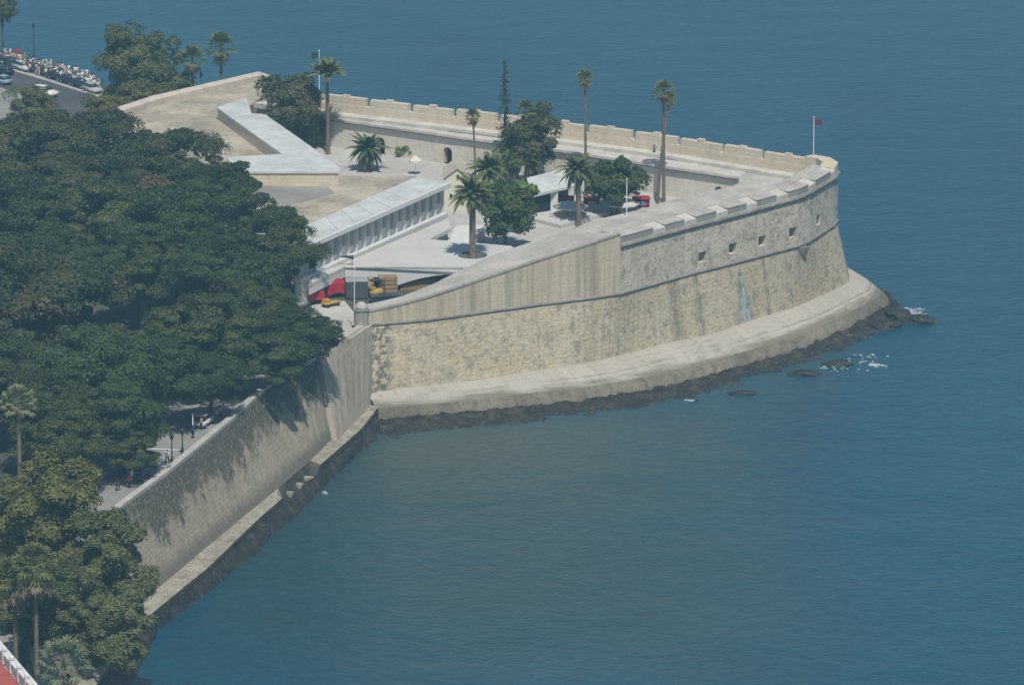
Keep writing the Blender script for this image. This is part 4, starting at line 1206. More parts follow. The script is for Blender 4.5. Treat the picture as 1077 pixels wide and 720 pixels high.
# ---- palms
def frond_faces(mb, rng, az, el0, length, droop, leaflet, n=13, w=.075, vee=.5):
    """feather frond: rachis with angled leaflets on both sides"""
    ca, sa = math.cos(az), math.sin(az)
    pts = []; x = z = 0.0; el = el0
    for i in range(n + 1):
        pts.append(Vector((x * ca, x * sa, z)))
        x += math.cos(el) * length / n; z += math.sin(el) * length / n; el -= droop / n
    side = Vector((-sa, ca, 0))
    for i in range(1, n + 1):
        t = i / n; d = (pts[i] - pts[i - 1]).normalized(); up = side.cross(d)
        ll = leaflet * math.sin(math.pi * min(1, .18 + .78 * t)) * rng.uniform(.8, 1.15)
        for sg in (-1, 1):
            tip = pts[i] + side * sg * ll * .82 + d * ll * .55 + up * ll * (vee * .6) - Vector((0, 0, .12 * ll))
            mb.face([pts[i] - d * w * 1.6, pts[i] + d * w * 1.6, tip])
            mid_ = (pts[i] + pts[i - 1]) / 2; tip2 = mid_ + side * sg * ll * .85 + d * ll * .5 + up * ll * vee * .5 - Vector((0, 0, .15 * ll))
            mb.face([mid_ - d * w * 1.6, mid_ + d * w * 1.6, tip2])
        mb.face([pts[i - 1] - side * .04, pts[i - 1] + side * .04, pts[i] + side * .03, pts[i] - side * .03])
def to_mesh(mb, name, mats):
    o = mb.build(name, mats, weld=False); me = o.data; bpy.data.objects.remove(o); return me
def feather_crown(seed, nf_, length, mat, el=(-.35, 1.35), leaflet=.6):
    rg = random.Random(seed); mb = MB()
    for k in range(nf_):
        t = k / (nf_ - 1)
        frond_faces(mb, rg, k * 2.39996 + rg.uniform(-.2, .2), el[0] + (el[1] - el[0]) * t ** 0.9 + rg.uniform(-.1, .1), length * rg.uniform(.68, 1.1) * (1 - .2 * t), 1.25 - .35 * t, leaflet)
    return to_mesh(mb, 'crown', [mat])
def fan_crown(seed, n, reach, fan, mat, dead=26, dead_len=1.4, low=-.55):
    rg = random.Random(seed); mb = MB()
    def fan_leaf(az, el, L, r, mi):
        d = Vector((math.cos(el) * math.cos(az), math.cos(el) * math.sin(az), math.sin(el))); s = Vector((-math.sin(az), math.cos(az), 0)); up = s.cross(d) * -1
        c = d * L; mb.face([c * .05 - s * .03, c * .05 + s * .03, c + s * .03, c - s * .03], None, mi)
        m = 9
        for i in range(m):
            a0, a1 = -1.9 + 3.8 * i / m, -1.9 + 3.8 * (i + .8) / m; am = (a0 + a1) / 2; rr = r * rg.uniform(.8, 1.1) * (1 - .18 * abs(am) / 1.9)
            tip = c + (d * math.cos(am) + s * math.sin(am)) * rr - Vector((0, 0, .28 * rr * rg.uniform(.4, 1.3)))
            b0 = c + (d * math.cos(a0) + s * math.sin(a0)) * rr * .55 + up * .04; b1 = c + (d * math.cos(a1) + s * math.sin(a1)) * rr * .55 + up * .04
            mb.face([c, b0, tip, b1], None, mi)
    for k in range(n):
        t = k / n; fan_leaf(k * 2.39996, low + (1.45 - low) * t ** .85 + rg.uniform(-.12, .12), reach * rg.uniform(.8, 1.1), fan, 0)
    for k in range(dead): fan_leaf(k * 2.39996, -1.1 + rg.uniform(-.25, .3), dead_len * rg.uniform(.5, 1.1), fan * .75, 1)
    return to_mesh(mb, 'crown', [mat, M['palm_dead']])
def palm_trunk(h, r0, r1, lean=(0, 0), flare=1.35):
    mb = MB(); n = 10
    pts = [(lean[0] * (i / n) ** 1.6, lean[1] * (i / n) ** 1.6, -.2 + (h + .2) * i / n) for i in range(n + 1)]
    mb.tube(pts, [r0 * (flare if i == 0 else 1) + (r1 - r0) * i / n for i in range(n + 1)], 9)
    return to_mesh(mb, 'trunk', [M['palmbark']])
def palm(px, py_base, z, py_top, crown_me, r0, r1, label, group, name='palm_tree', lean_px=0, scale=1.0, pz=None):
    b = P(px, py_base, z); h = z_at(b, py_top) - z
    sc_ = (py_base + 1040) / CAM_H * .985
    lx = lean_px / sc_
    t = thing(name, label, 'palm', tuple(b), 0, group)
    part('trunk', palm_trunk(h, r0, r1, (lx, 0)), t)
    part('crown', crown_me, t, (lx, 0, h), tree_rng.uniform(0, 6.28), (scale,) * 3)
    return t
DATE = feather_crown(1, 62, 3.7, M['palm_leaf'], leaflet=.7)
DATE2 = feather_crown(2, 58, 3.9, M['palm_leaf'], el=(-.7, 1.35), leaflet=.75)
COCOS = feather_crown(3, 40, 3.4, M['palm_yellow'], el=(.45, 1.5), leaflet=.7)
FAN = fan_crown(4, 42, .75, .62, M['palm_yellow'], 16, .9)
FANB = fan_crown(5, 44, 1.25, .85, M['palm_yellow'], 26, 1.5)
FANP = fan_crown(6, 44, 2.0, 1.15, M['palm_pale'], 8, 1.2)
FANW = fan_crown(8, 46, 1.5, 1.05, M['palm_yellow'], 60, 2.4, -.9)
G2 = 'palms in the bastion courtyard'
palm(345, 162, CZ, 80, COCOS, .32, .24, 'tall upright feather palm beside the bushy tree by the far rampart', G2, scale=1.2)
palm(387, 179, CZ + .1, 156, DATE2, .42, .40, 'short date palm alone on the grey court beside the pavilion', G2, scale=1.0)
palm(500, 186, CZ, 123, FAN, .17, .13, 'slim fan palm standing beyond the yellow gabled house', G2, lean_px=-2.5, scale=1.15)
palm(553, 200, CZ, 116, FANB, .19, .15, 'fan palm rising through the dense dark court tree', G2, scale=.95)
palm(616, 206, CZ, 83, FAN, .22, .15, 'single very tall fan palm against the sea, behind the leaning date palm', G2, scale=1.25, lean_px=-1)
palm(698, 213, CZ, 96, FANB, .26, .18, 'taller of the twin fan palms beside the arched door', G2, scale=.95, lean_px=-1)
palm(692, 214, CZ, 104, FAN, .24, .17, 'shorter of the twin fan palms beside the arched door', G2, lean_px=11, scale=1.0)
palm(511, 222, CZ, 178, DATE, .36, .34, 'date palm behind the terrace palm, beside the yellow gabled house', G2, scale=1.1, lean_px=3)
palm(497, 271, DZ, 203, DATE, .46, .42, 'thick-trunked date palm growing from the round planter on the white deck', G2, scale=1.1)
palm(609, 236, CZ + .3, 178, DATE2, .40, .36, 'date palm with drooping fronds in front of the white canopy', G2, scale=.95, lean_px=-2)
G3 = 'palms on the seaside promenade'
palm(233, 110, GZ, 50, FANB, .26, .2, 'fan palm against the sea behind the terrace coping, taller of the group', G3, scale=1.5)
palm(203, 112, GZ, 63, FANB, .24, .2, 'fan palm nearest to the rounded olive tree by the sea', G3, scale=1.35)
palm(198, 112, GZ, 83, FAN, .16, .14, 'small young fan palm below the two promenade palms', G3, scale=1.3)
G4 = 'palms at the lower left'
palm(17, 700, GZ, 607, FANW, .26, .22, 'left one of the twin shaggy fan palms with dry skirts', G4, scale=1.15)
palm(39, 706, GZ, 594, FANW, .26, .22, 'right one of the twin shaggy fan palms with dry skirts, the greener top', G4, scale=1.2)
palm(68, 735, GZ, 700, FANP, .3, .26, 'pale silvery fan palm at the bottom edge of the photo', G4, scale=1.12)
palm(22, 545, GZ, 424, FANP, .28, .24, 'pale grey-green palm standing out at the photo edge between dark trees', G4, scale=.85)

# ---- conifers, court trees, bushes
def spire(seed, h, levels, wtop, wbot, mat, leaf=.22, sparse=1.0):
    rng = np.random.default_rng(seed); P_, N_ = [], []
    for k in range(levels):
        t = k / (levels - 1); z = h * (.12 + .88 * t); w = wbot + (wtop - wbot) * t ** .8
        nb_ = 7
        for j in range(nb_):
            a = rng.uniform(0, 6.28); L = w * rng.uniform(.6, 1.1); n = max(5, int(46 * sparse * L))
            s_ = rng.uniform(.1, 1, n) * L
            p = np.stack([np.cos(a) * s_, np.sin(a) * s_, z - .16 * s_ + rng.normal(size=n) * .12], 1) + rng.normal(size=(n, 3)) * .13
            P_.append(p); N_.append(rng.normal(size=(n, 3)) * .5 + np.array([0, 0, 1]))
    return leaf_mesh('crown', np.concatenate(P_), np.concatenate(N_), leaf, [mat], None, rng)
b = P(531, 192, CZ); h = z_at(b, 66) - CZ
t = thing('norfolk_pine', 'slender sparse pine spire rising above the rampart beside the dense court tree', 'tree', tuple(b))
part('crown', spire(5, h, 24, .45, 2.1, M['pine_leaf'], .15, .36), t)
mb = MB(); mb.tube([(0, 0, -.2), (0, 0, h * .5), (0, 0, h)], [.28, .17, .04], 7); part('trunk', to_mesh(mb, 'trunk', [M['bark']]), t)
b = P(30, 240, GZ); hF = z_at(b, 122) - GZ
t = thing('fir_tree', 'dark pointed fir standing among the broad park trees at the photo edge', 'tree', tuple(b))
part('crown', spire(6, hF, 24, .4, 3.6, M['pine_leaf'], .3), t)
mb = MB(); mb.tube([(0, 0, -.2), (0, 0, hF)], [.35, .05], 7); part('trunk', to_mesh(mb, 'trunk', [M['bark']]), t)
def court_tree(px, py, zc, rx, rz, py_base, mat, seed, label, name='court_tree', nb_=22, per=330, leaf=.24, multi=1, r=.22, z=CZ, flat_=.85, cat='tree'):
    """crown half-width rx and half-height rz in metres, centred on photo pixel (px, py)"""
    c = P(px, py_base, z); zc = z_at(c, py); t = thing(name, label, cat, (c.x, c.y, z), 0, 'trees in the bastion courtyard')
    part('crown', crown_mesh('crown', seed, rx, rx, rz, nb_, per, leaf, mat, flat_=flat_, rb=(.24, .4), zlow=-.75), t, (0, 0, zc - z))
    part('trunk', trunk_mesh('trunk', seed, zc - z + rz * .5, r, rx * .7, 6, multi=multi), t)
court_tree(303, 110, 0, 5.2, 5.0, 156, M['court_brown'], 31, 'bushy bronze-green tree between the white pavilion and the far rampart', nb_=44, per=420)
court_tree(328, 136, 0, 2.6, 2.3, 156, M['court_leaf'], 32, 'low dark bush at the pavilion corner under the feather palm', name='bush', nb_=16)
court_tree(560, 146, 0, 4.3, 5.6, 197, M['court_brown'], 33, 'tall dense court tree beside the slender pine spire', nb_=44, per=420)
court_tree(544, 172, 0, 3.2, 3.2, 200, M['court_leaf'], 37, 'dark undergrowth tree below the tall dense court tree', nb_=20)
court_tree(531, 224, 0, 4.0, 4.9, 262, M['court_leaf'], 34, 'leafy mid-green tree directly behind the terrace date palm', nb_=34, per=400)
court_tree(546, 205, 0, 2.4, 3.0, 246, M['bush'], 38, 'bright green small tree between the leafy tree and the white canopy', nb_=14)
court_tree(645, 191, 0, 4.4, 3.3, 226, M['court_leaf'], 35, 'round-topped rubber tree on a forked trunk by the red stalls', nb_=32, per=380, multi=2, leaf=.27)
court_tree(426, 159, 0, 1.4, .9, 165, M['bush'], 36, 'bright green bush on the grey court below the far rampart', name='bush', nb_=9, per=150, leaf=.16, r=.08, cat='bush')
court_tree(653, 170, 0, 1.0, 1.1, 222, M['court_leaf'], 39, 'leafy top sprig of a sapling behind the rubber tree', name='sapling', nb_=7, per=150, r=.1)

# ------------------------------------------------------------------ vehicles, people, street furniture
def mesh_obj(name, me, parent=None):
    o = bpy.data.objects.new(name, me); COL.objects.link(o)
    if parent: o.parent = parent
    return o
def bevelled(mb, name, mats, w=.05, seg=2):
    o = mb.build(name, mats); me = o.data; bpy.data.objects.remove(o)
    bm = bmesh.new(); bm.from_mesh(me)
    bmesh.ops.bevel(bm, geom=[e for e in bm.edges if e.calc_face_angle(0) > .35], offset=w, segments=seg, affect='EDGES', clamp_overlap=True)
    for f in bm.faces: f.smooth = True
    bm.to_mesh(me); bm.free(); return me
PAINT = {}
def paint(name, col):
    if name not in PAINT: PAINT[name] = plain('paint_' + name, col, .06, 1.0, .3, .5)
    return PAINT[name]
def car_proto():
    """4.2 m hatchback along +x, wheels on z = 0"""
    side = [(-2.05, .32), (-2.08, .72), (-2.0, .95), (-.95, 1.02), (1.0, .98), (1.95, .80), (2.1, .62), (2.08, .32)]
    b = MB(); w = .84
    b.prism([(x, -w, z) for x, z in side], [(x, w, z) for x, z in side])
    body = bevelled(b, 'body', [paint('car', (.1, .1, .1))], .09)
    cab = [(-1.9, .93, .78), (1.05, .97, .78), (.28, 1.42, .62), (-1.45, 1.44, .62)]
    g = MB(); A = [(x, -y, z) for x, z, y in cab]; B = [(x, y, z) for x, z, y in cab]; g.prism(A, B)
    glass = bevelled(g, 'windows', [M['glassdark']], .04)
    r = MB(); r.prism([(-1.42, -.60, 1.42), (.27, -.60, 1.40), (.27, .60, 1.40), (-1.42, .60, 1.42)], [(-1.36, -.55, 1.49), (.16, -.55, 1.47), (.16, .55, 1.47), (-1.36, .55, 1.49)])
    roof = bevelled(r, 'roof', [paint('car', (.1, .1, .1))], .03)
    wh = MB(); n = 14
    for rr, y0, y1, mi in ((.31, -.10, .10, 0), (.19, .09, .115, 1)):
        ring0 = [(rr * math.cos(2 * math.pi * k / n), y0, rr * math.sin(2 * math.pi * k / n)) for k in range(n)]
        wh.prism(ring0, [(x, y1, z) for x, y, z in ring0], mi)
    wheel = to_mesh(wh, 'wheel', [M['rubber'], M['hub']])
    hl = MB(); hl.box((0, 0, 0), (.14, .36, .14)); lamp = to_mesh(hl, 'headlight', [M['metal_white']])
    return body, glass, roof, wheel, lamp
CARM = car_proto()
def car(px, py, ang, colname, col, label, group, z=GZ, sc_=1.0):
    p = P(px, py, z + .01); m = paint(colname, col)
    t = thing('parked_car', label, 'car', tuple(p), ang, group); t.scale = (sc_,) * 3
    for nm, me in (('body', CARM[0]), ('windows', CARM[1]), ('roof', CARM[2])):
        o = mesh_obj(nm, me, t)
        if nm != 'windows': o.material_slots[0].link = 'OBJECT'; o.material_slots[0].material = m
    for x in (-1.3, 1.32):
        for y, r in ((-.78, math.pi), (.78, 0)):
            o = mesh_obj('wheel', CARM[3], t); o.location = (x, y, .31); o.rotation_euler = (0, 0, r)
    for y in (-.55, .55):
        o = mesh_obj('headlight', CARM[4], t); o.location = (2.02, y, .62)
    return t
ra = (P(104, 98, GZ) - P(10, 70, GZ)); rang = math.atan2(ra.y, ra.x)
G5 = 'cars parked along the far road'
cars = [
 (-2, 66, 'navy', (.03, .045, .09), 'navy car half cut off at the photo edge of the kerb row'),
 (12, 69, 'green_black', (.02, .032, .03), 'black-green car behind the red-shirted pair'),
 (24, 73, 'silver', (.5, .52, .53), 'bright silver car in the kerb row near the red-shirted pair'),
 (37, 75, 'charcoal', (.05, .055, .06), 'charcoal car in front of the lamp post'),
 (49, 79, 'graphite', (.03, .034, .038), 'graphite car in the kerb row just left of the big black car'),
 (61, 83, 'black', (.012, .016, .018), 'big black car in the middle of the kerb row'),
 (73, 87, 'blue_black', (.015, .022, .05), 'blue-black car behind the big black car'),
 (85, 91, 'dark_blue', (.02, .03, .085), 'dark blue car beside the white-shirted walkers'),
 (97, 96, 'pale_grey', (.42, .43, .43), 'pale grey car last in the kerb row, beside the rounded olive tree'),
]
for px, py, cn_, col, lab in cars: car(px, py + 1, rang + random.Random(px).uniform(-.04, .04), cn_, col, lab, G5)
car(4, 78, rang + math.pi, 'midnight', (.018, .022, .03), 'dark car driving on the road at the photo edge', G5)
car(2, 88, rang + math.pi, 'pale_blue', (.25, .34, .48), 'pale blue car on the road nearest the light plaza', G5)
car(47, 101, rang + .3, 'cream_white', (.66, .64, .58), 'creamy white van-like car half hidden by the sparse yellowish tree', G5, sc_=1.15)
car(146, 503, math.radians(75), 'deep_grey', (.03, .033, .04), 'dark grey car in tree shade by the near end of the sea wall', 'cars under the park trees')
car(214, 447, math.radians(72), 'pearl', (.55, .55, .53), 'off-white car in tree shade behind the slim white post', 'cars under the park trees')

# people: one skinned body, clothes as separate meshes
def person_meshes(seed, stride):
    rg = random.Random(seed)
    J = {'pel': (0, 0, .95, .145), 'ch': (0, .01, 1.28, .165), 'nk': (0, .01, 1.46, .062), 'hd': (0, .02, 1.58, .105), 'tp': (0, .02, 1.70, .085)}
    E_ = [('pel', 'ch'), ('ch', 'nk'), ('nk', 'hd'), ('hd', 'tp')]
    for sg, n_ in ((1, 'l'), (-1, 'r')):
        f = stride * sg
        J['hp' + n_] = (.09 * sg, 0, .90, .10); J['kn' + n_] = (.10 * sg, f * .22 + .02, .50, .066); J['an' + n_] = (.10 * sg, f * .34 - .02, .09, .045); J['to' + n_] = (.11 * sg, f * .34 + .14, .05, .038)
        J['sh' + n_] = (.19 * sg, .0, 1.40, .062); J['el' + n_] = (.25 * sg, -f * .14 - .02, 1.13, .046); J['wr' + n_] = (.25 * sg, -f * .26 + .10, .90, .034); J['ha' + n_] = (.245 * sg, -f * .28 + .14, .81, .042)
        E_ += [('pel', 'hp' + n_), ('hp' + n_, 'kn' + n_), ('kn' + n_, 'an' + n_), ('an' + n_, 'to' + n_), ('ch', 'sh' + n_), ('sh' + n_, 'el' + n_), ('el' + n_, 'wr' + n_), ('wr' + n_, 'ha' + n_)]
    ks = list(J); me = bpy.data.meshes.new('body')
    me.from_pydata([J[k][:3] for k in ks], [(ks.index(a), ks.index(b)) for a, b in E_], [])
    o = bpy.data.objects.new('body', me); COL.objects.link(o)
    o.modifiers.new('skin', 'SKIN'); ss = o.modifiers.new('sub', 'SUBSURF'); ss.levels = 1; ss.render_levels = 1
    for k, v in zip(ks, me.skin_vertices[0].data): v.radius = (J[k][3],) * 2; v.use_root = (k == 'pel')
    dg = bpy.context.evaluated_depsgraph_get(); ev = o.evaluated_get(dg)
    full = bpy.data.meshes.new_from_object(ev, depsgraph=dg)
    bpy.data.objects.remove(o)
    full.materials.clear()
    full.materials.append(M['skin'])
    def sub(name, keep, grow, mat):
        bm = bmesh.new(); bm.from_mesh(full); bm.normal_update()
        bmesh.ops.delete(bm, geom=[f for f in bm.faces if not keep(f.calc_center_median())], context='FACES')
        for v in bm.verts: v.co += v.normal * grow
        m_ = bpy.data.meshes.new(name); bm.to_mesh(m_); bm.free(); m_.materials.clear(); m_.materials.append(mat)
        for p_ in m_.polygons: p_.use_smooth = True
        return m_
    shirt = sub('shirt', lambda c: .93 < c.z < 1.47 and not (abs(c.x) > .2 and c.z < 1.2), .022, M['white'])
    trou = sub('trousers', lambda c: .12 < c.z < .99 and abs(c.x) < .19, .018, M['grey'])
    hair = sub('hair', lambda c: c.z > 1.60 or (c.z > 1.52 and c.y < -.02), .016, M['hair'])
    for p_ in full.polygons: p_.use_smooth = True
    full.name = 'person'
    return full, shirt, trou, hair
PM = [person_meshes(1, .0), person_meshes(2, .8), person_meshes(3, -.7)]
CLOTH = {'white': (.68, .68, .66), 'cream': (.58, .52, .40), 'red': (.42, .03, .05), 'pink': (.55, .27, .27), 'pale blue': (.32, .45, .56), 'navy': (.03, .04, .10), 'black': (.02, .02, .022), 'yellow': (.58, .46, .14), 'orange': (.52, .25, .10), 'tan': (.38, .29, .19), 'grey': (.25, .26, .27), 'green': (.06, .18, .13)}
cloth_m = {k: plain('cloth_' + k.replace(' ', '_'), v, .08, 3.0, .9, .05) for k, v in CLOTH.items()}
def person(px, py, rz, shirt, trou, label, group, k=0, z=GZ, h=1.0):
    p = P(px, py, z + .01)
    body, sh, tr, hr = PM[k]
    o = mesh_obj('person', body); o.location = p; o.rotation_euler = (0, 0, rz); o.scale = (h, h, h)
    tag(o, label, 'person', group)
    for nm, me, m in (('shirt', sh, cloth_m[shirt]), ('trousers', tr, cloth_m[trou]), ('hair', hr, None)):
        c = mesh_obj(nm, me, o)
        if m: c.material_slots[0].link = 'OBJECT'; c.material_slots[0].material = m
    return o
rg = random.Random(21)
pal = ['white'] * 8 + ['cream'] * 3 + ['pink'] * 2 + ['pale blue'] * 3 + ['navy', 'black', 'yellow', 'orange', 'tan', 'tan', 'grey', 'red']
G6 = 'crowd along the seaside promenade'
for k in range(150):
    px = rg.uniform(-2, 104); t = rg.random() ** .8
    py = 59.0 + .285 * px + (t * 11 - 2)
    if px < 24: py = min(py, 67)
    sh = rg.choice(pal); tr = rg.choice(['tan', 'navy', 'grey', 'black', 'white', 'pale blue', 'cream'])
    if px > 70 and rg.random() < .45: sh = 'white'
    person(px, py, rg.uniform(0, 6.28), sh, tr, f'person in a {sh} top and {tr} trousers in the crowd by the sea', G6, rg.randrange(3), GZ, rg.uniform(.93, 1.08))
person(18, 62, .3, 'red', 'red', 'person dressed all in red beside the black-green car', G6, 0, GZ, 1.12)
person(21, 61, 2.0, 'red', 'tan', 'person in red top and tan trousers of the red-shirted pair', G6, 1, GZ, 1.12)
for k, (px, py, sh, tr) in enumerate([(232, 440, 'pink', 'black'), (228, 443, 'yellow', 'navy'), (235, 437, 'cream', 'grey'), (203, 461, 'navy', 'black'), (176, 487, 'white', 'navy'), (131, 500, 'pale blue', 'navy'), (139, 492, 'white', 'tan'), (163, 494, 'yellow', 'black'), (124, 516, 'navy', 'navy'), (212, 452, 'tan', 'black'), (136, 513, 'red', 'navy')]):
    person(px, py, rg.uniform(0, 6), sh, tr, f'person in {sh} top and {tr} trousers on the near promenade by the parapet', 'strollers on the near promenade', k % 3)
person(692, 162, .5, 'navy', 'black', 'person in navy top walking on the far rampart left of the twin palms', 'walkers on the far rampart', 1, WZ)
person(688, 164, 2.5, 'grey', 'black', 'person in grey top beside another on the far rampart', 'walkers on the far rampart', 2, WZ)

# railing along the sea edge of the promenade
ql = [P(x, y, GZ) for x, y in [(-20, 49), (0, 55), (60, 73), (105, 89), (150, 101)]]
rl_ = thing('railing', 'thin dark railing along the seaside promenade behind the crowd', 'railing')
mb = MB()
for z in (.5, 1.0): mb.tube([p + Vector((0, -.4, z)) for p in ql], [.03] * len(ql), 5)
mb.build('rails', M['metal_dark'], rl_)
for p in resample(ql, 24):
    mb = MB(); mb.tube([p + Vector((0, -.4, 0)), p + Vector((0, -.4, 1.05))], [.04, .04], 5); mb.build('post', M['metal_dark'], rl_)

def lamp(px, py, z, top, label, group, mat='metal_dark', arms=0):
    b = P(px, py, z); h = z_at(b, top) - z
    t = thing('street_lamp', label, 'street lamp', tuple(b), 0, group)
    mb = MB(); mb.lathe((0, 0, 0), [(.26, 0), (.26, .25), (.16, .4), (.13, 1.0), (.09, 1.1), (.065, h - .9), (.12, h - .85)], 8); mb.build('post', M[mat], t)
    mb = MB(); mb.lathe((0, 0, h - .85), [(.14, 0), (.30, .55), (.33, .58), (.12, .8), (.03, .95)], 8); mb.build('lantern', M[mat], t)
    return t
G7 = 'old-style street lamps'
lamp(36, 62, GZ, 24, 'tall dark iron lamp post rising above the seaside crowd', G7)
lamp(212, 112, GZ, 76, 'dark iron lamp against the sea beside the promenade fan palms', G7)
lamp(102, 136, GZ, 112, 'pale slim lamp post at the near bend of the road', G7, 'hub')
lamp(181, 489, GZ, 455, 'dark iron lamp on the promenade nearer the camera of the pair', G7)
lamp(192, 478, GZ, 450, 'dark iron lamp on the promenade, farther of the pair', G7)
def pole(px, py, z, top, r, mat, name, label, cat, flag=None, fdir=1):
    b = P(px, py, z); h = z_at(b, top) - z
    t = thing(name, label, cat, tuple(b)); 
    mb = MB(); mb.lathe((0, 0, 0), [(r * 2.2, 0), (r * 2.2, .2), (r, .3), (r * .7, h), (r * 1.3, h + .02), (r * 1.2, h + .14), (.01, h + .2)], 8); mb.build('pole', M[mat], t)
    if flag:
        mb = MB(); n_ = 8
        for i in range(n_):
            x0, x1 = 1.15 * i / n_, 1.15 * (i + 1) / n_
            y0, y1 = .13 * math.sin(x0 * 6), .13 * math.sin(x1 * 6)
            for th, fl in ((.0, 0), (.012, 1)):
                mb.face([(fdir * x0, y0 + th, h - .95 - x0 * .25), (fdir * x1, y1 + th, h - .95 - x1 * .25), (fdir * x1, y1 + th, h - .1 - x1 * .2), (fdir * x0, y0 + th, h - .1 - x0 * .2)])
        mb.build('flag', flag, t, smooth=True)
    return t
wv = M['red_cloth']
pole(855.5, 165, WZ + 1.2, 124, .09, 'metal_white', 'flagpole', 'white flagpole with small red flag at the bastion tip', 'flagpole', plain('dark_red_cloth', (.16, .03, .05), .2), 1)
mb = MB()
pole(336, 108, WZ, 54, .09, 'metal_white', 'flagpole', 'white flagpole with dark drooping flag behind the upright feather palm', 'flagpole', plain('dark_green_cloth', (.02, .06, .05), .3), -1)
pole(659, 234, WZ - 1, 189, .085, 'metal_white', 'mast', 'bare white pole at the inner edge of the rampart by the rubber tree', 'pole')
pole(373, 342, GZ + .6, 282, .07, 'metal_white', 'mast', 'slim white pole beside the sentry stump', 'pole')
pole(203, 458, GZ, 436, .10, 'metal_white', 'mast', 'short slim white post on the shaded promenade', 'post')

# things on the park ground below the deck
def canopy_lump(px, py, z, r, h, label, seed):
    """sagging fabric awning on four thin legs"""
    p = P(px, py, z); t = thing('awning', label, 'awning', tuple(p), .4, 'red awnings by the terrace')
    mb = MB(); n_ = 10
    def zz(i, j):
        x, y = i / n_ * 2 - 1, j / n_ * 2 - 1
        return h - .55 * r * .5 * (abs(x) ** 1.6 + abs(y) ** 1.6) + .10 * math.sin(i * 1.9 + seed) * math.sin(j * 2.3)
    for i in range(n_):
        for j in range(n_):
            mb.face([((a / n_ * 2 - 1) * r, (b / n_ * 2 - 1) * r, zz(a, b)) for a, b in ((i, j), (i + 1, j), (i + 1, j + 1), (i, j + 1))])
    for sx, sy in ((0, -1), (0, 1), (-1, 0), (1, 0)):
        for i in range(n_):
            def pt(k, dz):
                u = k / n_ * 2 - 1
                x, y = (u * r, sy * r) if sx == 0 else (sx * r, u * r)
                ii, jj = (k, 0 if sy < 0 else n_) if sx == 0 else (0 if sx < 0 else n_, k)
                return (x, y, zz(ii, jj) - dz)
            mb.face([pt(i, 0), pt(i + 1, 0), pt(i + 1, h * .55), pt(i, h * .55)])
    mb.build('fabric', M['red_cloth'], t)
    for sx in (-1, 1):
        for sy in (-1, 1):
            mb = MB(); mb.tube([(sx * r * .95, sy * r * .95, 0), (sx * r * .95, sy * r * .95, h * .55)], [.05, .05], 6); mb.build('leg', M['metal_white'], t)
canopy_lump(351, 311, GZ, 1.45, 2.5, 'larger bright red awning beside the yellow cart', 1)
canopy_lump(331, 318, GZ, 1.1, 2.0, 'smaller red awning tucked against the dark tree', 3)
def crate_stack(px, py, label):
    p = P(px, py, GZ); t = thing('pallet_stack', label, 'pallets', tuple(p), .1)
    for k in range(5):
        mb = MB(); mb.box((0, 0, .1 + k * .56), (2.5, 1.6, .44)); mb.build('pallet', M['wood'], t)
        mb = MB()
        for y in (-.7, 0, .7): mb.box((0, y, k * .56), (2.3, .12, .12))
        mb.build('runner', M['grey'], t)
crate_stack(408, 311, 'tall tan stack of wooden pallets under the terrace deck')
def low_stack(px, py, sx, label):
    p = P(px, py, GZ); t = thing('timber_pile', label, 'timber', tuple(p), .1)
    for k in range(3):
        mb = MB(); mb.box((.1 * k, 0, .05 + k * .45), (sx - .3 * k, 1.4, .4)); mb.build('plank_bundle', M['wood'], t)
low_stack(440, 304, 5.0, 'low brown timber pile in the shade of the arched opening')
p = P(397, 313, GZ); t = thing('forklift', 'small yellow forklift with black mast before the tan pallets', 'forklift', tuple(p), .5); t.scale = (1.25,) * 3
mb = MB(); mb.box((-.2, 0, .3), (1.5, 1.0, .75), top=.92); t_b = mesh_obj('body', bevelled(mb, 'body', [M['yellow']], .05), t)
mb = MB(); mb.box((-.7, 0, 1.05), (.5, .95, .3)); mb.build('counterweight', M['yellow'], t)
mb = MB()
for y in (-.35, .35): mb.tube([(.65, y, .1), (.65, y, 2.0)], [.06, .06], 5)
for x, y in ((-.7, -.42), (-.7, .42), (.35, -.42), (.35, .42)): mb.tube([(x, y, 1.0), (x * .9, y, 1.95)], [.04, .04], 5)
mb.build('mast', M['metal_dark'], t)
mb = MB(); mb.box((-.2, 0, 1.95), (1.3, .95, .08)); mb.build('canopy', M['metal_dark'], t)
mb = MB()
for y in (-.25, .25): mb.box((1.15, y, .08), (1.0, .12, .05))
mb.build('fork', M['metal_dark'], t)
for x in (-.65, .45):
    for y in (-.5, .5):
        mb = MB(); r0 = [(x + .26 * math.cos(a), y - .1, .26 + .26 * math.sin(a)) for a in np.linspace(0, 2 * math.pi, 12, endpoint=False)]
        mb.prism(r0, [(a, b + .2, c) for a, b, c in r0]); mb.build('wheel', M['rubber'], t)
p = P(375, 313, GZ); t = thing('container', 'dark grey ribbed container under the terrace deck', 'container', tuple(p), .08)
mb = MB(); mb.box((0, 0, .15), (2.9, 2.2, 2.3)); mb.build('box', M['grey'], t)
mb = MB()
for k in range(9): mb.box((-1.32 + k * .33, -1.13, .25), (.12, .06, 2.1))
mb.build('ribs', M['metal_dark'], t)
mb = MB(); mb.box((0, 0, 2.46), (3.0, 2.3, .08)); mb.build('lid', M['hub'], t)
p = P(388, 311, GZ); t = thing('folding_screen', 'striped orange and white upright panel beside the grey container', 'panel', tuple(p), .15)
for k in range(4):
    mb = MB(); mb.box((k * .36 - .54, 0, 0), (.34, .08, 2.5)); mb.build('board', M['orange'] if k % 2 else M['white'], t)
p = P(348, 322, GZ); t = thing('cart', 'yellow flatbed cart in front of the larger red awning', 'cart', tuple(p), .75); t.scale = (.78,) * 3
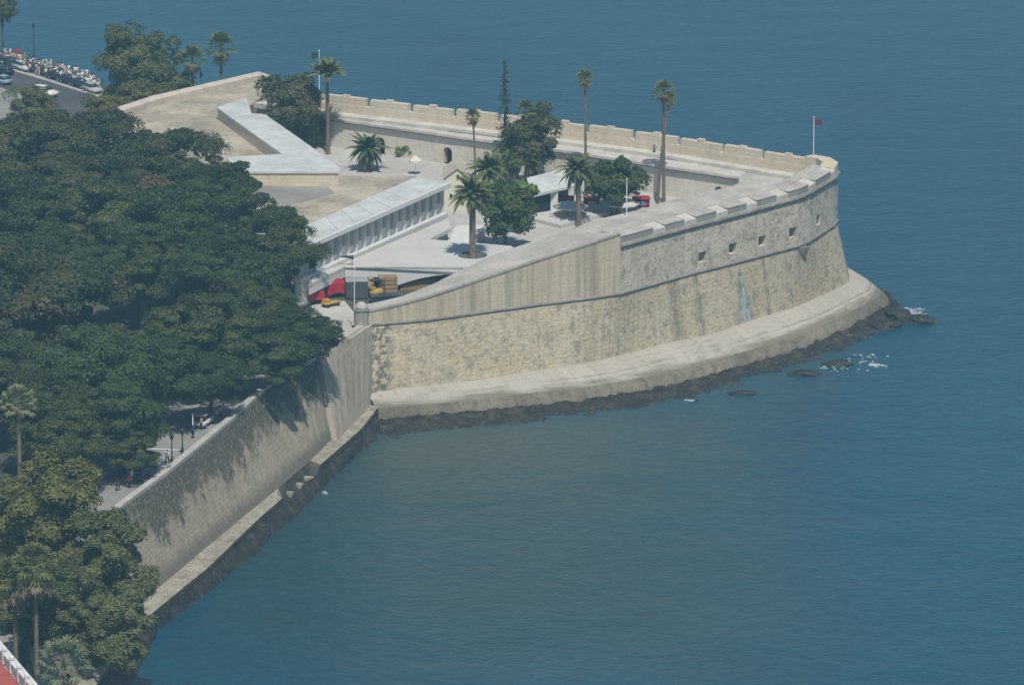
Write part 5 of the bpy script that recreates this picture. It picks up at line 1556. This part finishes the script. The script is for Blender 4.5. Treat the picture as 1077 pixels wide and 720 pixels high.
mb = MB(); mb.box((0, 0, .55), (3.4, 1.5, .35)); mesh_obj('bed', bevelled(mb, 'bed', [M['yellow']], .05), t)
mb = MB(); mb.box((-1.0, 0, .9), (1.0, 1.3, .5)); mb.build('box', M['orange'], t)
for x in (-1.1, 1.1):
    for y in (-.65, .65):
        mb = MB(); r0 = [(x + .3 * math.cos(a), y - .1, .3 + .3 * math.sin(a)) for a in np.linspace(0, 2 * math.pi, 12, endpoint=False)]
        mb.prism(r0, [(a, b + .2, c) for a, b, c in r0]); mb.build('wheel', M['rubber'], t)
p = P(407, 318, GZ); t = thing('skip', 'dark blue low skip beside the sentry stump', 'skip', tuple(p), .2)
mb = MB(); mb.prism([(-1.9, -.7, 0), (1.9, -.7, 0), (1.9, .7, 0), (-1.9, .7, 0)], [(-2.3, -.9, 1.0), (2.3, -.9, 1.0), (2.3, .9, 1.0), (-2.3, .9, 1.0)]); mb.build('bin', paint('skip_blue', (.03, .05, .09)), t)
mb = MB(); mb.sweep([Vector((-2.35, -.92, 1.0)), Vector((2.35, -.92, 1.0))], [(-.1, 0), (.05, 0), (.05, .08), (-.1, .08)]); mb.build('rim', M['metal_dark'], t)

# red stalls, parasols and cars in the courtyard
def stall(px, py, w, label, blue=False):
    p = P(px, py, CZ); t = thing('market_stall', label, 'stall', tuple(p), .05, 'red stalls in the courtyard'); t.scale = (1, 1, .62)
    mb = MB(); mb.box((0, 0, 0), (w, 1.6, 2.0)); mesh_obj('body', bevelled(mb, 'body', [M['red_cloth']], .08), t)
    mb = MB(); mb.box((0, -.84, .55), (w * .5, .08, 1.0)); mb.build('panel', M['blue'] if blue else M['white'], t)
    mb = MB(); mb.prism([(-w * .55, -1.1, 2.02), (w * .55, -1.1, 2.02), (w * .55, 1.0, 2.02), (-w * .55, 1.0, 2.02)], [(-w * .45, -.7, 2.3), (w * .45, -.7, 2.3), (w * .45, .8, 2.3), (-w * .45, .8, 2.3)]); mb.build('roof', M['red_cloth'], t)
stall(674, 217, 2.4, 'red stall with blue panel right of the rubber tree', True)
stall(599, 217, 2.6, 'red stall in the shade of the white canopy')
stall(622, 217, 2.2, 'red stall with pale panel between the canopy and the rubber tree trunk')
stall(641, 213, 1.7, 'narrow red stall half hidden behind the rubber tree trunk')
def parasol(px, py, r, h, label, mat='white'):
    p = P(px, py, CZ + .5); t = thing('parasol', label, 'parasol', tuple(p), 0, 'pale parasols in the courtyard')
    mb = MB(); mb.lathe((0, 0, 0), [(.3, 0), (.3, .08), (.04, .1), (.035, h)], 8); mb.build('pole', M['metal_white'], t)
    mb = MB(); mb.lathe((0, 0, h - .75), [(r, -.22), (r, 0), (r * .6, .38), (r * .2, .65), (.05, .75)], 8); mb.build('canopy', M[mat], t)
parasol(600, 226, 2.5, 2.1, 'wide white parasol left of the rubber tree trunk', 'deckwhite')
parasol(655, 223, 2.5, 2.1, 'wide white parasol right of the rubber tree trunk', 'deckwhite')
parasol(437, 180, 1.0, 2.4, 'small cream parasol on the grey court beside the green bush', 'yellow_house')
